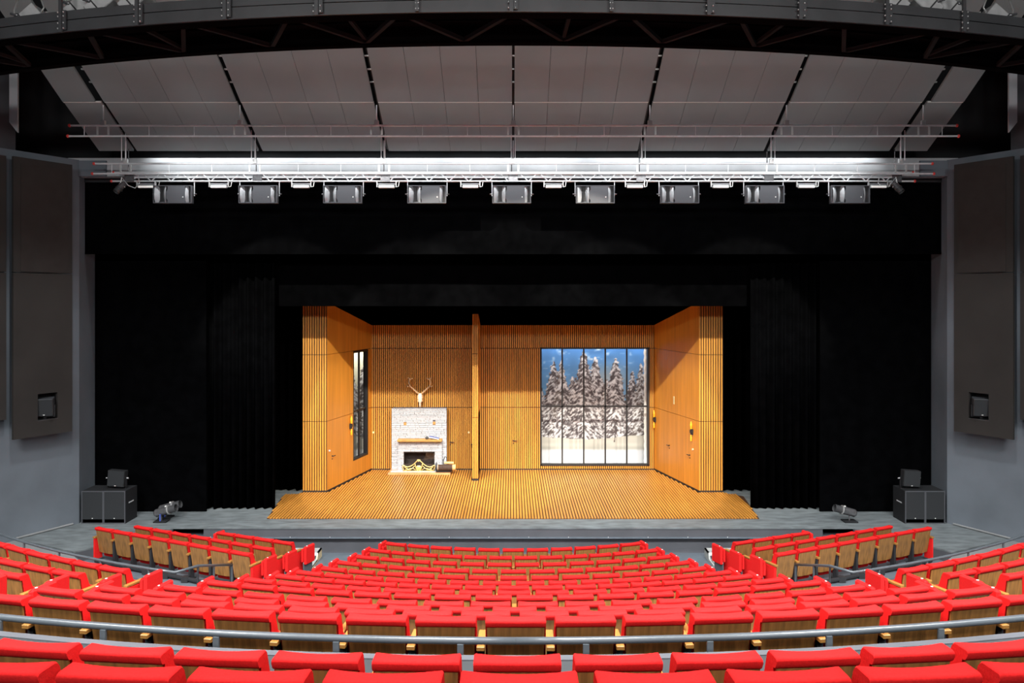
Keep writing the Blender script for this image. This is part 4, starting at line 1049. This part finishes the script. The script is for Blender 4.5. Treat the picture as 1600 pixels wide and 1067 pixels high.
# gold screen
r = thing('fire_screen', 'ornate gold scrollwork fender in front of the firebox', 'fire screen', ((bx0+bx1)/2, 26.36, .112))
m = MB(); Wd = .56
for s in (-1, 1):
    def C_(pts, rad=.016): m.path([(s*a, 0, b) for a, b in pts], rad, 6)
    C_([(0, .40), (.05, .35), (.10, .31), (.17, .24), (.27, .17), (.38, .14), (.48, .17), (.53, .21), (.56, .17), (.54, .10), (.50, .02)], .02)
    C_([(.13, .26), (.11, .16), (.07, .05), (0, .02)], .018)
    C_([(.10, .04), (.20, .10), (.30, .09), (.40, .04), (.52, .02)], .015)
    C_([(.14, .18), (.22, .10), (.30, .04), (.42, .10), (.50, .14)], .013)
    C_([(.34, .02), (.36, .07), (.42, .08), (.46, .05)], .011)
m.path([(-.55, 0, .012), (.55, 0, .012)], .012, 6); m.build('scrollwork', 'gold', r)
m = MB(); m.ball((0, 0, .12), .11, 12, 8, (1, .25, .72)); m.build('shell_boss', 'gold', r)
m = MB(); m.path([(-.05, 0, .40), (0, -.01, .33), (.05, 0, .40)], .016, 6); m.build('crest', 'gold', r)
m = MB(); m.xprism([(.01, .0), (.02, .0), (.02, .24), (.01, .24)], -.5, .5); m.v = [(x, y+.02, z*(1+.75*max(0, 1-abs(x)/.3))) for x, y, z in m.v]; m.build('mesh_backing', 'soot', r)
# log holder
c = at(694, 735, 26.3)
r = thing('log_basket', 'metal log holder with dark and pale logs at the hearth right end', 'log basket', (c.x+.02, 26.3, .112))
m = MB(); m.box(-.30, .24, -.13, .13, .02, .035); m.box(-.30, -.285, -.13, .13, .02, .30); m.path([(-.03, .12, .0), (-.06, .12, .35), (0, .12, .50), (.06, .12, .44), (.07, .12, .30)], .014, 6); m.build('basket', 'frame', r)
l1 = MB().tube((-.22, -.06, .15), (.26, -.06, .15), .105, 12); o = l1.build('log', 'log', r); MB().tube((-.225, -.06, .15), (-.215, -.06, .15), .108, 12).build('log_end', 'logend', o)
MB().tube((-.02, .03, .29), (.30, .03, .29), .045, 10).build('pale_log', 'logend', r)
MB().tube((.16, .02, .14), (.37, .02, .14), .10, 10).build('short_log', 'logend', r)
# mantel things
c = at(676, 685, 26.42)
r = thing('blue_book', 'blue book leaning on a small stone on the mantel', 'book', (c.x, 26.42, lz+.065))
m = MB(); m.obox((.05, 0, .055), (.17, 0, -.035), (0, .07, 0), (.004, 0, .022)); m.build('cover', 'blue', r)
m = MB(); m.obox((.05, -.002, .052), (.165, 0, -.034), (0, .071, 0), (.003, 0, .014)); m.build('pages', 'dot', r)
r = MB().ball((0, 0, 0), .06, 10, 8, (1, 1, .8)).build('stone_ornament', 'bridge', None, (c.x-.20, 26.42, lz+.113)); tag(r, 'small rounded grey stone on the mantel beside the blue book', 'ornament')
# stag skull
c = at(656.5, 624, 26.80)
r = thing('stag_skull', 'mounted white stag skull with antlers above the fireplace', 'skull', (c.x, 26.82, c.z))
prof = [(.22, .03, .03), (.19, .06, .06), (.13, .078, .08), (.06, .085, .085), (.0, .075, .08), (-.06, .088, .075), (-.10, .045, .06), (-.17, .033, .05), (-.24, .028, .04), (-.27, .012, .02)]
m = MB(); n = 12; v = []
for z, rx, ry in prof: v += [(rx*math.cos(2*math.pi*k/n), -.02-ry*.6+ry*math.sin(2*math.pi*k/n), z) for k in range(n)]
m.add(v, [(j*n+k, (j+1)*n+k, (j+1)*n+(k+1) % n, j*n+(k+1) % n) for j in range(len(prof)-1) for k in range(n)], True)
m.add(v[:n], [tuple(range(n))]); m.add(v[-n:], [tuple(range(n-1, -1, -1))]); m.build('skull', 'bone', r)
for s in (-1, 1):
    m = MB(); m.ball((s*.078, -.06, .06), .03, 8, 6, (.6, 1, 1.1)); m.build('eye_socket', 'antler', r)
    m = MB(); m.path([(s*.05, -.03, .20), (s*.14, -.06, .28), (s*.24, -.09, .38), (s*.34, -.12, .47), (s*.38, -.13, .58), (s*.36, -.13, .68), (s*.34, -.13, .76)], .034, 8, .020)
    m.path([(s*.34, -.12, .47), (s*.42, -.16, .46), (s*.45, -.18, .50)], .022, 6, .010)
    m.path([(s*.36, -.13, .68), (s*.27, -.15, .74), (s*.23, -.16, .76)], .024, 6, .012)
    m.path([(s*.35, -.13, .72), (s*.42, -.14, .78)], .020, 6, .010)
    m.path([(s*.14, -.06, .28), (s*.12, -.16, .33)], .014, 6, .006)
    m.build('antler', 'antler', r)
MB().obox((0, .07, .05), (.10, 0, 0), (0, .06, 0), (0, 0, .14)).build('wall_mount', 'mantel', r)

# ---- sanity: repeated labels
seen = {}
for o in S.objects:
    if 'label' in o and o.parent is None: seen.setdefault(o['label'], []).append(o.name)
for k, v_ in seen.items():
    if len(v_) > 1: print('DUP LABEL', k, len(v_))
    if not 4 <= len(k.split()) <= 16: print('LEN', k)
